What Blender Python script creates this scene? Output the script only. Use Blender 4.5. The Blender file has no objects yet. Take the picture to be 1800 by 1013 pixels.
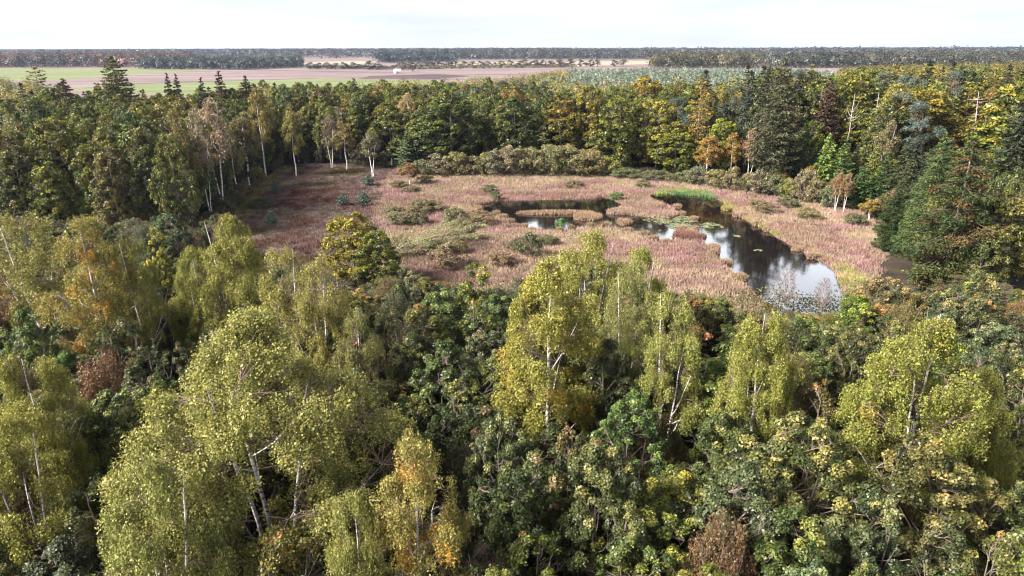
import bpy, math, random
import numpy as np
from mathutils import Matrix, Vector
R_ = math.radians
rng = np.random.default_rng(7)
random.seed(7)
S = bpy.context.scene
C = S.collection

# ------------------------------------------------------------------ camera
PITCH, ROLL, CZ, F = 19.44, -0.20, 28.0, 1200.0      # F in pixels of the 1800 px wide photograph
cam_d = bpy.data.cameras.new('camera'); cam = bpy.data.objects.new('camera', cam_d); C.objects.link(cam)
cam_d.sensor_width = 36; cam_d.lens = 36*F/1800; cam_d.clip_end = 40000; cam_d.clip_start = 0.5
CM = Matrix.Translation((0, 0, CZ)) @ Matrix.Rotation(R_(90-PITCH), 4, 'X') @ Matrix.Rotation(R_(ROLL), 4, 'Z')
cam.matrix_world = CM
S.camera = cam
CR = np.array(CM.to_3x3())

# ------------------------------------------------------------------ light and exposure
SUN_EL, SUN_AZ = 38.0, -112.0      # azimuth clockwise from +Y: low hazy sun from the left, a little behind the camera
S.view_settings.view_transform = 'Standard'; S.view_settings.look = 'None'; S.view_settings.gamma = 1
S.view_settings.exposure = 1.85
sd = np.array([math.sin(R_(SUN_AZ))*math.cos(R_(SUN_EL)), math.cos(R_(SUN_AZ))*math.cos(R_(SUN_EL)), math.sin(R_(SUN_EL))])
sl = bpy.data.lights.new('sun', 'SUN'); sl.energy = 5.0; sl.angle = R_(20); sl.color = (1.0, .95, .88)
so = bpy.data.objects.new('sun', sl); C.objects.link(so)
so.rotation_euler = Vector(sd).to_track_quat('Z', 'Y').to_euler(); so.location = (-60, -30, 90)
w = bpy.data.worlds.new('World'); S.world = w; w.use_nodes = True
nt = w.node_tree; nt.nodes.clear()
N = nt.nodes.new; L = nt.links.new
out = N('ShaderNodeOutputWorld'); bg = N('ShaderNodeBackground'); sky = N('ShaderNodeTexSky')
sky.sky_type = 'NISHITA'; sky.sun_disc = False; sky.sun_elevation = R_(SUN_EL); sky.sun_rotation = R_(SUN_AZ)
sky.dust_density = 3.0; sky.air_density = 1.0; sky.altitude = 30
tc = N('ShaderNodeTexCoord'); mp = N('ShaderNodeMapping'); mp.inputs['Scale'].default_value = (1.2, 1.2, 9)
nz = N('ShaderNodeTexNoise'); nz.inputs['Scale'].default_value = 2.6; nz.inputs['Detail'].default_value = 6
rp = N('ShaderNodeValToRGB'); rp.color_ramp.elements[0].position = .35; rp.color_ramp.elements[1].position = .7
rp.color_ramp.elements[0].color = (7.8, 8.3, 8.8, 1); rp.color_ramp.elements[1].color = (10.2, 10.2, 10.4, 1)
mx = N('ShaderNodeMixRGB'); mx.inputs[0].default_value = .82
L(tc.outputs['Generated'], mp.inputs[0]); L(mp.outputs[0], nz.inputs[0]); L(nz.outputs['Fac'], rp.inputs[0])
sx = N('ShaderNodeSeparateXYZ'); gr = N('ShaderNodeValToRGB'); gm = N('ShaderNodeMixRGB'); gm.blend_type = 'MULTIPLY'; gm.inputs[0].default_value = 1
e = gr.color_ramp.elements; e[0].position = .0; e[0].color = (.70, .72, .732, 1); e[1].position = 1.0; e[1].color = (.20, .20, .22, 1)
for q, c in ((.09, (.77, .785, .80)), (.19, (2.9, 2.9, 2.95)), (.33, (1.7, 1.7, 1.75)), (.46, (.36, .36, .38))):  # unseen bright sky band above the frame, added so the pond reflects white
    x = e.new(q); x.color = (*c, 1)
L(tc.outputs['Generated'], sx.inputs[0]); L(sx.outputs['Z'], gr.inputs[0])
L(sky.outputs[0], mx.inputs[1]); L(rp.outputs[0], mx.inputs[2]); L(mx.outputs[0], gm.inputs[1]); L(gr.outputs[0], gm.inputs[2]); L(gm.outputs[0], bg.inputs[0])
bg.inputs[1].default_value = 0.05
L(bg.outputs[0], out.inputs[0])
cy = S.cycles
cy.max_bounces = 4; cy.diffuse_bounces = 0; cy.glossy_bounces = 2; cy.transmission_bounces = 2; cy.volume_bounces = 0
cy.transparent_max_bounces = 4; cy.caustics_reflective = False; cy.caustics_refractive = False
cy.use_denoising = True; cy.denoiser = 'OPENIMAGEDENOISE'; cy.denoising_input_passes = 'RGB_ALBEDO_NORMAL'; cy.denoising_prefilter = 'ACCURATE'
cy.sample_clamp_indirect = 3
cy.filter_width = 1.2 if hasattr(cy, 'filter_width') else 1.5

# ------------------------------------------------------------------ picture <-> place
def ray(u, v):
    d = CR @ np.array([(u-900)/F, -(v-506.5)/F, -1.0])
    return d
def W(u, v, z=0.0):
    """point at height z seen at photo pixel (u, v)"""
    d = ray(u, v); t = (z-CZ)/min(d[2], -.0031)
    return np.array([d[0]*t, d[1]*t, z])
def UV(p):
    q = CR.T @ (np.asarray(p, float)-np.array([0, 0, CZ]))
    return 900+F*q[0]/-q[2], 506.5-F*q[1]/-q[2]
def height_at(x, y, v):
    """height of the point above (x, y) that is seen at photo row v"""
    lo, hi = -20., 60.
    for _ in range(40):
        m = (lo+hi)/2
        if UV((x, y, m))[1] > v: lo = m
        else: hi = m
    return (lo+hi)/2
def WP(pts): return np.array([W(u, v)[:2] for u, v in pts])
def inside(P, poly):
    x, y = P[:, 0], P[:, 1]; c = np.zeros(len(P), bool); n = len(poly)
    for i in range(n):
        x1, y1 = poly[i]; x2, y2 = poly[(i+1) % n]
        k = (y1 > y) != (y2 > y)
        with np.errstate(divide='ignore', invalid='ignore'):
            xi = (x2-x1)*(y-y1)/(y2-y1+1e-12)+x1
        c ^= k & (x < xi)
    return c
def edge_dist(P, poly):
    best = np.full(len(P), 1e9); n = len(poly)
    for i in range(n):
        a = np.array(poly[i]); b = np.array(poly[(i+1) % n]); ab = b-a
        t = np.clip(((P-a)@ab)/(ab@ab+1e-9), 0, 1)
        best = np.minimum(best, np.linalg.norm(P-(a+t[:, None]*ab), axis=1))
    return best

# ------------------------------------------------------------------ value noise for colours and patches
_g = rng.random((64, 64))
def vnoise(x, y, s):
    x = np.asarray(x)/s; y = np.asarray(y)/s
    xi = np.floor(x).astype(int); yi = np.floor(y).astype(int); fx = x-xi; fy = y-yi
    fx = fx*fx*(3-2*fx); fy = fy*fy*(3-2*fy)
    a = _g[xi % 64, yi % 64]; b = _g[(xi+1) % 64, yi % 64]; c = _g[xi % 64, (yi+1) % 64]; d = _g[(xi+1) % 64, (yi+1) % 64]
    return (a*(1-fx)+b*fx)*(1-fy)+(c*(1-fx)+d*fx)*fy
def fnoise(x, y, s): return .5*vnoise(x, y, s)+.3*vnoise(x+31, y+17, s/2.3)+.2*vnoise(x+7, y+57, s/5.1)

# ------------------------------------------------------------------ meshes
def mesh(name, V, Q, col=None, mats=(), smooth=False):
    """V (n,3); Q (m,k) faces all of the same size k; col (n,3) linear colours"""
    m = bpy.data.meshes.new(name); V = np.asarray(V, np.float32); Q = np.asarray(Q, np.int32)
    k = Q.shape[1]
    m.vertices.add(len(V)); m.vertices.foreach_set('co', V.ravel())
    m.loops.add(Q.size); m.loops.foreach_set('vertex_index', Q.ravel())
    m.polygons.add(len(Q)); m.polygons.foreach_set('loop_start', np.arange(0, Q.size, k, dtype=np.int32))
    if smooth: m.polygons.foreach_set('use_smooth', np.ones(len(Q), bool))
    m.update(calc_edges=True)
    if col is not None:
        a = m.color_attributes.new('tint', 'FLOAT_COLOR', 'POINT')
        cc = np.ones((len(V), 4), np.float32); cc[:, :3] = col; a.data.foreach_set('color', cc.ravel())
    for x in mats: m.materials.append(x)
    return m
def nrm(a): return a/(np.linalg.norm(a, axis=-1, keepdims=True)+1e-9)
def rdir(n): return nrm(rng.normal(size=(n, 3)))

def leaves(P, nor, size, wid=.6, col=None, axis=None):
    """one rhombic leaf or spray per point: P (n,3), nor (n,3) face normals"""
    n = len(P); nor = nrm(nor)
    a = rdir(n) if axis is None else axis
    a = nrm(a-(a*nor).sum(1, keepdims=True)*nor)
    b = np.cross(nor, a)
    s = (np.asarray(size)*np.ones(n))[:, None]; h = s*wid/2
    V = np.stack([P-a*s*.5, P+b*h+a*s*.08, P+a*s*.5, P-b*h+a*s*.08], 1).reshape(-1, 3)
    Q = np.arange(n*4).reshape(n, 4)
    return V, Q, np.repeat(col, 4, axis=0)

def thin(paths, sides, lim=.036):
    return np.concatenate([np.full((len(P)-1)*sides, 1 if max(r) < lim else 0, np.int32) for P, r in paths])
def tubes(paths, sides=5):
    """paths: list of (points (k,3), radii (k,)) -> one mesh of tapered tubes"""
    VV, QQ, off = [], [], 0
    ang = np.arange(sides)*2*math.pi/sides
    for P, r in paths:
        P = np.asarray(P, float); k = len(P)
        T = np.gradient(P, axis=0); T = nrm(T)
        ref = np.array([1, 0, 0.]) if abs(T[0, 2]) > .7 else np.array([0, 0, 1.])
        A = nrm(np.cross(T, ref)); B = np.cross(T, A)
        ring = P[:, None]+np.asarray(r)[:, None, None]*(np.cos(ang)[None, :, None]*A[:, None]+np.sin(ang)[None, :, None]*B[:, None])
        VV.append(ring.reshape(-1, 3))
        i = np.arange(k-1)[:, None]*sides; j = np.arange(sides)[None]
        q = np.stack([i+j, i+(j+1) % sides, i+sides+(j+1) % sides, i+sides+j], -1).reshape(-1, 4)+off
        QQ.append(q); off += k*sides
    return np.concatenate(VV), np.concatenate(QQ)

def curve(a, b, lift=0., k=5, wob=0.):
    a = np.asarray(a, float); b = np.asarray(b, float); t = np.linspace(0, 1, k)[:, None]
    p = a+(b-a)*t; p[:, 2:] += lift*4*t*(1-t)
    if wob: p[1:-1] += rng.normal(size=(k-2, 3))*wob
    return p

# ------------------------------------------------------------------ materials
def new_mat(name):
    m = bpy.data.materials.new(name); m.use_nodes = True; t = m.node_tree; t.nodes.clear()
    return m, t, t.nodes.new, t.links.new
def leaf_mat(name, trans=.28, gloss=.05, rough=.45):
    m, t, N, L = new_mat(name)
    at = N('ShaderNodeAttribute'); at.attribute_name = 'tint'; oi = N('ShaderNodeObjectInfo')
    mu = N('ShaderNodeMixRGB'); mu.blend_type = 'MULTIPLY'; mu.inputs[0].default_value = 1
    L(at.outputs['Color'], mu.inputs[1]); L(oi.outputs['Color'], mu.inputs[2])
    d = N('ShaderNodeBsdfDiffuse'); tr = N('ShaderNodeBsdfTranslucent'); g = N('ShaderNodeBsdfGlossy'); g.inputs['Roughness'].default_value = rough
    m1 = N('ShaderNodeMixShader'); m2 = N('ShaderNodeMixShader'); m1.inputs[0].default_value = trans; m2.inputs[0].default_value = gloss
    L(mu.outputs[0], d.inputs[0]); L(mu.outputs[0], tr.inputs[0])
    L(d.outputs[0], m1.inputs[1]); L(tr.outputs[0], m1.inputs[2]); L(m1.outputs[0], m2.inputs[1]); L(g.outputs[0], m2.inputs[2])
    o = N('ShaderNodeOutputMaterial'); L(m2.outputs[0], o.inputs[0]); return m
def noise_mat(name, stops, scale, detail=6, stretch=(1, 1, 1), rough=.9, bump=0, coord='Object'):
    m, t, N, L = new_mat(name)
    tc = N('ShaderNodeTexCoord'); mp = N('ShaderNodeMapping'); mp.inputs['Scale'].default_value = stretch
    nz = N('ShaderNodeTexNoise'); nz.inputs['Scale'].default_value = scale; nz.inputs['Detail'].default_value = detail
    cr = N('ShaderNodeValToRGB'); e = cr.color_ramp.elements
    while len(e) < len(stops): e.new(.5)
    for x, (p, c) in zip(e, stops): x.position = p; x.color = (*c, 1)
    b = N('ShaderNodeBsdfPrincipled'); b.inputs['Roughness'].default_value = rough; b.inputs['Specular IOR Level'].default_value = .2
    L(tc.outputs[coord], mp.inputs[0]); L(mp.outputs[0], nz.inputs[0]); L(nz.outputs['Fac'], cr.inputs[0]); L(cr.outputs[0], b.inputs['Base Color'])
    if bump:
        bu = N('ShaderNodeBump'); bu.inputs['Strength'].default_value = bump; L(nz.outputs['Fac'], bu.inputs['Height']); L(bu.outputs[0], b.inputs['Normal'])
    o = N('ShaderNodeOutputMaterial'); L(b.outputs[0], o.inputs[0]); return m
M_leaf = leaf_mat('leaf', .26, .03, .5)
M_oakleaf = leaf_mat('oak_leaf', .25, .03, .45)
M_needle = leaf_mat('needles', .12, .02, .6)
M_grass = leaf_mat('grass_blades', .25, .01, .6)
M_birch = noise_mat('birch_bark', [(.0, (.05, .04, .04)), (.38, (.10, .08, .08)), (.46, (.62, .56, .52)), (1, (.80, .74, .70))], 2.2, 5, (1, 1, 4.5), .7)
M_bark = noise_mat('brown_bark', [(.3, (.075, .055, .045)), (.7, (.20, .155, .13))], 6, 5, (1, 1, .3), .9, .4)
M_twig = noise_mat('twig_bark', [(.3, (.09, .055, .05)), (.7, (.20, .14, .12))], 6, 4)
M_oakbark = noise_mat('oak_bark', [(.3, (.08, .06, .05)), (.7, (.22, .175, .14))], 6, 5, (1, 1, .3), .9, .3)
M_pinebark = noise_mat('pine_bark', [(.3, (.16, .085, .06)), (.7, (.36, .21, .16))], 5, 5, (1, 1, .3), .9, .3)
M_dead = noise_mat('dead_wood', [(.3, (.33, .25, .24)), (.7, (.62, .52, .50))], 5, 5, (1, 1, .3), .8, .2)

# ------------------------------------------------------------------ tree parts
def pal(n, cols, k=None, jit=.16):
    """n colours drawn from a palette; k (n,) in 0..1 walks along it"""
    cols = np.array(cols, float); k = rng.random(n) if k is None else np.clip(k, 0, .9999)
    f = k*(len(cols)-1); i = f.astype(int); f = (f-i)[:, None]
    i2 = np.minimum(i+1, len(cols)-1)
    c = cols[i]*(1-f)+cols[i2]*f
    return c*np.exp(rng.normal(size=(n, 1))*jit)

def oak_env(t): return np.sin(np.pi*np.clip(t, 0, 1)**.80)**.55
def birch_env(t): return np.sin(np.pi*np.clip(t, .02, 1)**.62)**.75*(1-.15*t)
def cone_env(t): return (1-t)**.75*(1-np.exp(-t*9)*.5)

def broadleaf(name, H, R, zb, env=oak_env, nclump=80, crad=.8, nleaf=40000, lsize=.14, wid=.6, cols=((.05, .08, .02),), accent=None,
              style='oak', nlimb=9, bark=None, tr=.16, sides=5, stems=1, lean=.0, lmat=None, sparse=0., trunk_top=.9, ublend=.5, inner=.35, lobes=0, lobr=1.3, vst=.72, topacc=0.):
    """a tree standing at the origin -> (trunk mesh, crown mesh)"""
    paths = []; att = []
    ph0 = rng.random()*6.28
    lob = [(rng.random()*6.28, rng.uniform(.06, .16), k) for k in (2, 3, 5)]
    def lump(ph): return 1+sum(a*np.sin(k*ph+p) for p, a, k in lob)
    for s in range(stems):
        off = np.array([math.cos(ph0+s*6.28/max(stems, 1)), math.sin(ph0+s*6.28/max(stems, 1))])*(0 if stems == 1 else 1)
        topz = H*trunk_top*(1 if s == 0 else rng.uniform(.72, .93)); k = 12
        t = np.linspace(0, 1, k)
        P = np.zeros((k, 3)); P[:, 2] = topz*t
        w = np.cumsum(rng.normal(size=(k, 2))*.035*H/12, axis=0); w -= w[0]
        spread = R*.38*rng.uniform(.7, 1.2)
        P[:, :2] = w+off*(.15+spread*t[:, None]**1.3) if stems > 1 else w+off
        P[:, 0] += lean*topz*t
        if stems == 1: P[:, :2] -= P[0, :2]
        rad = tr*(1 if stems == 1 else .72)*(1-t)**.75+.018
        rad[0] *= 1.35
        paths.append((P, rad)); att.append(P[int(k*.3):])
        nl = nlimb if stems == 1 else max(4, nlimb//stems+1)
        for q in range(nl):
            ph = ph0+q*2.4+rng.normal()*.3; te = rng.uniform(.12, .94)
            r = R*float(env(np.array([te]))[0])*lump(ph)*rng.uniform(.6, .85)
            tz = np.clip((zb+te*(H-zb)-r*rng.uniform(.9, 1.5))/topz, max(.12, zb/H*.6), .86); i = tz*(k-1); i0 = int(i); a = P[i0]+(P[min(i0+1, k-1)]-P[i0])*(i-i0)
            e = np.array([math.cos(ph)*r, math.sin(ph)*r, zb+te*(H-zb)])
            cpath = curve(a, e, lift=-.05*r if style == 'birch' else .02*r, k=7, wob=.05*R/3)
            r0 = max(.02, tr*(1-tz)**.8*.48)
            paths.append((cpath, np.linspace(r0, .016, 7))); att.append(cpath[2:])
    A = np.concatenate(att)
    # clump centres through the crown's shell
    tt = rng.random(nclump*4); keep = rng.random(nclump*4) < env(tt)**1.2*(.55+.45*tt); tt = tt[keep][:nclump]; n = len(tt)
    ph = rng.random(n)*2*np.pi
    rho = R*env(tt)*lump(ph)*rng.random(n)**inner
    Cc = np.stack([np.cos(ph)*rho, np.sin(ph)*rho, zb+tt*(H-zb)], 1)
    if lobes:      # gather the clumps into lobes with gaps between them
        li = rng.choice(n, lobes, replace=False); Lc = Cc[li]; near = ((Cc[:, None]-Lc[None])**2).sum(2).argmin(1)
        dv = Cc-Lc[near]; dn = np.linalg.norm(dv, axis=1, keepdims=True); Cc = Lc[near]+dv*np.minimum(1, lobr/(dn+.01))*.92
    Cc[:, 0] += lean*Cc[:, 2]
    for c in Cc:
        d = A-c; s = np.linalg.norm(d, axis=1)+np.maximum(0, d[:, 2]+.15)*2.2
        a = A[s.argmin()]
        if np.linalg.norm(c-a) > .25:
            paths.append((curve(a, c, lift=.10*np.linalg.norm(c-a) if style != 'oak' else 0, k=4, wob=.04), np.array([.018, .014, .010, .006])*(1+tr*2)))
            if style in ('oak', 'birch') and sides > 3:
                for _ in range(2):
                    e = c+rng.normal(size=3)*crad*.55+np.array([0, 0, .25*crad if style == 'oak' else -.3*crad])
                    paths.append((curve(a+(c-a)*rng.uniform(.3, .7), e, k=3), np.array([.012, .009, .005])))
    # leaves
    cs = rng.uniform(.6, 1.25, n)*crad; wgt = cs**2; wgt /= wgt.sum()
    idx = rng.choice(n, nleaf, p=wgt); ctr = Cc[idx]; cr = cs[idx][:, None]
    outw = nrm(ctr-np.array([0, 0, zb+.35*(H-zb)]))
    if style == 'birch':      # leaves on hanging strands
        ns = nleaf//13+1; sid = rng.choice(n, ns, p=wgt); sc = Cc[sid]+nrm(rng.normal(size=(ns, 3)))*cs[sid][:, None]*rng.random((ns, 1))**.6*np.array([1, 1, .75])
        ln = rng.uniform(.4, 1.5, ns)*min(1.15, crad*1.3); k = rng.integers(0, ns, nleaf); s = rng.random(nleaf)
        so_ = nrm(sc[:, :]*np.array([1, 1, 0])+1e-3)
        P = sc[k].copy(); P[:, 2] -= s*ln[k]; P += so_[k]*(.22*np.sin(s*2.2)*ln[k])[:, None]
        P += rng.normal(size=(nleaf, 3))*lsize*.7
        nor = rdir(nleaf)+np.array([0, 0, .35])+outw*.5
        ax = rdir(nleaf)*.7+np.array([0, 0, -1.])
        kk = (rng.random(ns)*.55)[k]+rng.random(nleaf)*.45
        cidx = sid[k]
    else:
        q = rdir(nleaf); q[:, 2] = np.where(q[:, 2] < -.25, -q[:, 2], q[:, 2])
        P = ctr+q*cr*(rng.random((nleaf, 1))**.45)*np.array([1, 1, vst])
        nor = rdir(nleaf)*.75+np.array([0, 0, ublend])+q*.55
        ax = None
        kk = rng.random(n)[idx]*.6+rng.random(nleaf)*.4
        cidx = idx
    col = pal(nleaf, cols, kk)
    if accent is not None:
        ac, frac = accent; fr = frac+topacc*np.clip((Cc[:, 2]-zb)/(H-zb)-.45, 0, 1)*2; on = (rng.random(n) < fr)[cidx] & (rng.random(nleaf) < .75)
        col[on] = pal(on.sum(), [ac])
    if sparse > 0:
        keep = rng.random(nleaf) > sparse*(P[:, 2]-zb)/(H-zb)
        P, nor, col = P[keep], nor[keep], col[keep]; ax = ax[keep] if ax is not None else None
    V, Q, cc = leaves(P, nor, lsize*np.exp(rng.normal(size=len(P))*.28), wid, col, ax)
    V[:, 2] = np.maximum(V[:, 2], .02)
    tv, tq = tubes(paths, sides)
    tm = mesh(name+'_trunk', tv, tq, mats=[bark or M_oakbark, M_twig if style == 'birch' else (bark or M_oakbark)], smooth=True)
    tm.polygons.foreach_set('material_index', thin(paths, sides))
    return (tm, mesh(name+'_crown', V, Q, cc, [lmat or M_oakleaf]))

def conifer(name, H, R, zb, nwh=22, per=6, spray=120, ssize=.5, wid=.35, cols=((.02, .035, .015),), droop=.25, rise=.0, bark=None,
            tr=.2, sides=5, env=cone_env, gap=0., tiptuft=0., jag=.25, lmat=None, dead=0, thick=.10, accent=None):
    paths = [(curve((0, 0, 0), (0, 0, H*.985), k=10, wob=.03), tr*(1-np.linspace(0, 1, 10))**.85+.012)]
    P, AX, NO, KK, BI = [], [], [], [], []; bi = 0
    for i in range(nwh):
        t = (i+.5)/nwh; z = zb+(H-zb)*t**.92
        for j in range(per):
            if rng.random() < gap: continue
            ph = j*6.283/per+i*1.1+rng.normal()*.25
            Lb = R*float(env(np.array([t]))[0])*(1+rng.uniform(-jag, jag))+.12
            d = np.array([math.cos(ph), math.sin(ph), 0]); zz = z+rng.normal()*.12*(H-zb)/nwh*2
            s = np.linspace(0, 1, 6)[:, None]
            bp = np.array([0, 0, zz])+d*Lb*s; bp[:, 2] += (rise*s-droop*s**1.3+.10*np.maximum(0, s-.7)*3)[:, 0]*Lb
            paths.append((bp, np.linspace(.012+tr*.22*(1-t), .006, 6)))
            m = max(4, int(spray*Lb/R*(.35+.65*Lb/R)))
            u = rng.random(m)**.65*.94+.06
            c = np.array([np.interp(u, s[:, 0], bp[:, q]) for q in range(3)]).T
            wd = Lb*.30*np.sin(np.pi*np.clip(u, .05, 1)**.8)**.7*rng.choice([-1, 1], m)*rng.random(m)**.7
            sd_ = np.array([-d[1], d[0], 0]); c = c+sd_*wd[:, None]
            c[:, 2] -= np.abs(wd)*.25+rng.random(m)*thick*Lb
            P.append(c); AX.append(d*.8+sd_*np.sign(wd)[:, None]*.7+rng.normal(size=(m, 3))*.25+np.array([0, 0, -.25]))
            NO.append(rng.normal(size=(m, 3))*.5+np.array([0, 0, .8])); KK.append(rng.random(m)*.5+.5*rng.random()); BI.append(np.full(m, bi)); bi += 1
    for q in range(dead):
        z = rng.uniform(.12, max(.2, zb/H))*H; ph = rng.random()*6.28; Lb = R*rng.uniform(.25, .6)
        a = np.array([0, 0, z]); e = a+np.array([math.cos(ph)*Lb, math.sin(ph)*Lb, -.15*Lb])
        paths.append((curve(a, e, k=4, lift=.05*Lb), np.array([.03, .022, .014, .006])))
    m = 14; c = np.zeros((m, 3)); c[:, 2] = H-rng.random(m)*H*.05; c[:, :2] += rng.normal(size=(m, 2))*.08
    P.append(c); AX.append(np.tile([0, 0, 1.], (m, 1))+rng.normal(size=(m, 3))*.4); NO.append(rdir(m)); KK.append(rng.random(m)); BI.append(np.zeros(m, int))
    P, AX, NO, KK, BI = map(np.concatenate, (P, AX, NO, KK, BI))
    col = pal(len(P), cols, KK)
    if accent is not None:
        ac, fr = accent; on = (rng.random(bi+1) < fr)[BI]; col[on] = pal(on.sum(), [ac])
    V, Q, cc = leaves(P, NO, ssize*rng.uniform(.6, 1.3, len(P)), wid, col, AX)
    V[:, 2] = np.maximum(V[:, 2], .03)
    tv, tq = tubes(paths, sides)
    tm = mesh(name+'_trunk', tv, tq, mats=[bark or M_bark, M_bark], smooth=True); tm.polygons.foreach_set('material_index', thin(paths, sides, .085))
    return tm, mesh(name+'_crown', V, Q, cc, [lmat or M_needle])

# ------------------------------------------------------------------ placing
HEROES = []          # (x, y, short description) that fill trees refer to
TAKEN = []           # (x, y, r) ground already used
def put(kind, proto, x, y, H, Rr=None, rot=None, label=None, cat='tree', group=None, color=(1, 1, 1), short=None, z=0, taken=None, parts=('trunk', 'crown')):
    """a thing (Empty) with its parts, scaled from a prototype (meshes, H0, R0)"""
    ms, H0, R0 = proto
    e = bpy.data.objects.new(kind, None); C.objects.link(e); e.location = (x, y, z); e.empty_display_size = .5
    e.rotation_euler.z = random.uniform(0, 6.28) if rot is None else rot
    sz = H/H0; sr = sz if Rr is None else Rr/R0
    e.scale = (sr, sr, sz)
    e['category'] = cat
    if label: e['label'] = label
    if group: e['group'] = group
    for pn, me in zip(parts, ms):
        if me is None: continue
        o = bpy.data.objects.new(pn, me); C.objects.link(o); o.parent = e
        if pn in ('crown', 'foliage'): o.color = (*color, 1)
    if short: HEROES.append((x, y, short))
    TAKEN.append((x, y, taken if taken is not None else (Rr or R0*sz)*.6))
    return e


# ================================================================== THE SETTING
def sheet(name, pts, z, mat, wob=0, kind='structure', label=None):
    """flat polygon sheet, its outline given as world points; optionally roughened"""
    P = [np.array(p, float) for p in pts]; o = []
    for i in range(len(P)):
        a, b = P[i], P[(i+1) % len(P)]; n = max(1, int(np.linalg.norm(b-a)/1.2)) if wob else 1
        for k in range(n):
            q = a+(b-a)*k/n
            if wob and k: q = q+rng.normal(size=2)*wob
            o.append(q)
    me = bpy.data.meshes.new(name); me.from_pydata([(q[0], q[1], z) for q in o], [], [list(range(len(o)))]); me.materials.append(mat)
    ob = bpy.data.objects.new(name, me); C.objects.link(ob); ob['kind'] = kind
    if label: ob['label'] = label
    return ob
G = 14000
M_floor = noise_mat('forest_floor', [(.3, (.018, .014, .010)), (.7, (.05, .038, .024))], .35, 8)
sheet('ground', [(-G, -G*.1), (G, -G*.1), (G, G), (-G, G)], 0, M_floor)

HEATH = [(405, 385), (440, 330), (500, 291), (560, 288), (690, 300), (668, 330), (655, 365), (660, 420), (640, 470), (560, 480), (420, 430)]
MARSH = [(690, 300), (740, 292), (1150, 296), (1200, 312), (1255, 325), (1400, 352), (1520, 378), (1572, 415), (1555, 455), (1530, 500), (1620, 600),
         (1300, 640), (1000, 560), (700, 520), (640, 470), (660, 420), (655, 365), (668, 330)]
POND = [(837, 360), (856, 356), (878, 353.5), (959, 352), (1040, 351), (1058, 346), (1077, 351), (1094, 362), (1082, 367), (1068, 373), (1080, 378), (1123, 380),
        (1150, 384), (1176, 384), (1192, 377), (1184, 366), (1166, 358), (1146, 350), (1140, 344), (1162, 340), (1200, 341), (1247, 346), (1264, 352), (1278, 365),
        (1304, 384), (1322, 393), (1346, 404), (1385, 430), (1424, 451), (1443, 462), (1464, 475), (1474, 498), (1482, 520), (1490, 570), (1390, 570),
        (1330, 520), (1306, 496), (1280, 470), (1259, 450), (1241, 430), (1230, 414), (1222, 405), (1196, 404), (1184, 424), (1160, 427), (1144, 418), (1120, 409),
        (1084, 402), (1057, 397), (1033, 399), (990, 406), (955, 404), (912, 399), (894, 396), (898, 388), (882, 380), (860, 376), (842, 370)]
wH, wM, wP = WP(HEATH), WP(MARSH), WP(POND)
M_heath = noise_mat('heath_soil', [(.3, (.03, .02, .014)), (.5, (.07, .045, .034)), (.7, (.08, .07, .035))], .3, 8)
M_marsh = noise_mat('marsh_soil', [(.3, (.10, .07, .05)), (.7, (.19, .13, .10))], .3, 8)
sheet('heath_ground', wH, .008, M_heath, 1.0)
sheet('marsh_ground', wM, .004, M_marsh, .35)
mw, t, N, L = new_mat('dark_water')
b = N('ShaderNodeBsdfPrincipled'); b.inputs['Base Color'].default_value = (.006, .004, .005, 1); b.inputs['Roughness'].default_value = .06; b.inputs['IOR'].default_value = 2.0
tc = N('ShaderNodeTexCoord'); nz = N('ShaderNodeTexNoise'); nz.inputs['Scale'].default_value = 1.6; nz.inputs['Detail'].default_value = 4
bu = N('ShaderNodeBump'); bu.inputs['Strength'].default_value = .05; bu.inputs['Distance'].default_value = .05
L(tc.outputs['Object'], nz.inputs[0]); L(nz.outputs['Fac'], bu.inputs['Height']); L(bu.outputs[0], b.inputs['Normal'])
o = N('ShaderNodeOutputMaterial'); L(b.outputs[0], o.inputs[0])
sheet('pond_water', wP, .03, mw, .12)

# ---- fields beyond the wood
def field_mat(name, a, b_, ang=0, stripe=.02):
    m, t, N, L = new_mat(name)
    tc = N('ShaderNodeTexCoord'); mp = N('ShaderNodeMapping'); mp.inputs['Rotation'].default_value = (0, 0, ang); mp.inputs['Scale'].default_value = (.004, stripe, 1)
    nz = N('ShaderNodeTexNoise'); nz.inputs['Scale'].default_value = 1.5; nz.inputs['Detail'].default_value = 5
    cr = N('ShaderNodeValToRGB'); cr.color_ramp.elements[0].position = .35; cr.color_ramp.elements[1].position = .65
    cr.color_ramp.elements[0].color = (*a, 1); cr.color_ramp.elements[1].color = (*b_, 1)
    b = N('ShaderNodeBsdfDiffuse'); o = N('ShaderNodeOutputMaterial')
    L(tc.outputs['Object'], mp.inputs[0]); L(mp.outputs[0], nz.inputs[0]); L(nz.outputs['Fac'], cr.inputs[0]); L(cr.outputs[0], b.inputs[0]); L(b.outputs[0], o.inputs[0]); return m
MF_green = field_mat('green_field', (.12, .138, .07), (.165, .18, .10), .1)
MF_pink = field_mat('bare_heath_field', (.12, .092, .092), (.21, .165, .16), .25, .03)
MF_dark = field_mat('ploughed_field', (.06, .045, .055), (.11, .08, .09), .1)
MF_pale = field_mat('stubble_field', (.22, .19, .14), (.30, .26, .20), .2)
sheet('open_land', WP([(-900, 175), (2700, 175), (2700, 93), (-900, 93)]), .01, MF_pink)
sheet('green_field', WP([(-300, 145), (-300, 118), (60, 120), (330, 121), (390, 122), (215, 132), (100, 142)]), .02, MF_green)
sheet('green_field', WP([(100, 158), (235, 147), (330, 145), (560, 138), (760, 141), (790, 148), (620, 158), (400, 172)]), .02, MF_green)
sheet('ploughed_field', WP([(630, 139), (650, 134), (770, 130), (830, 134), (770, 139)]), .03, MF_dark)
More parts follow.
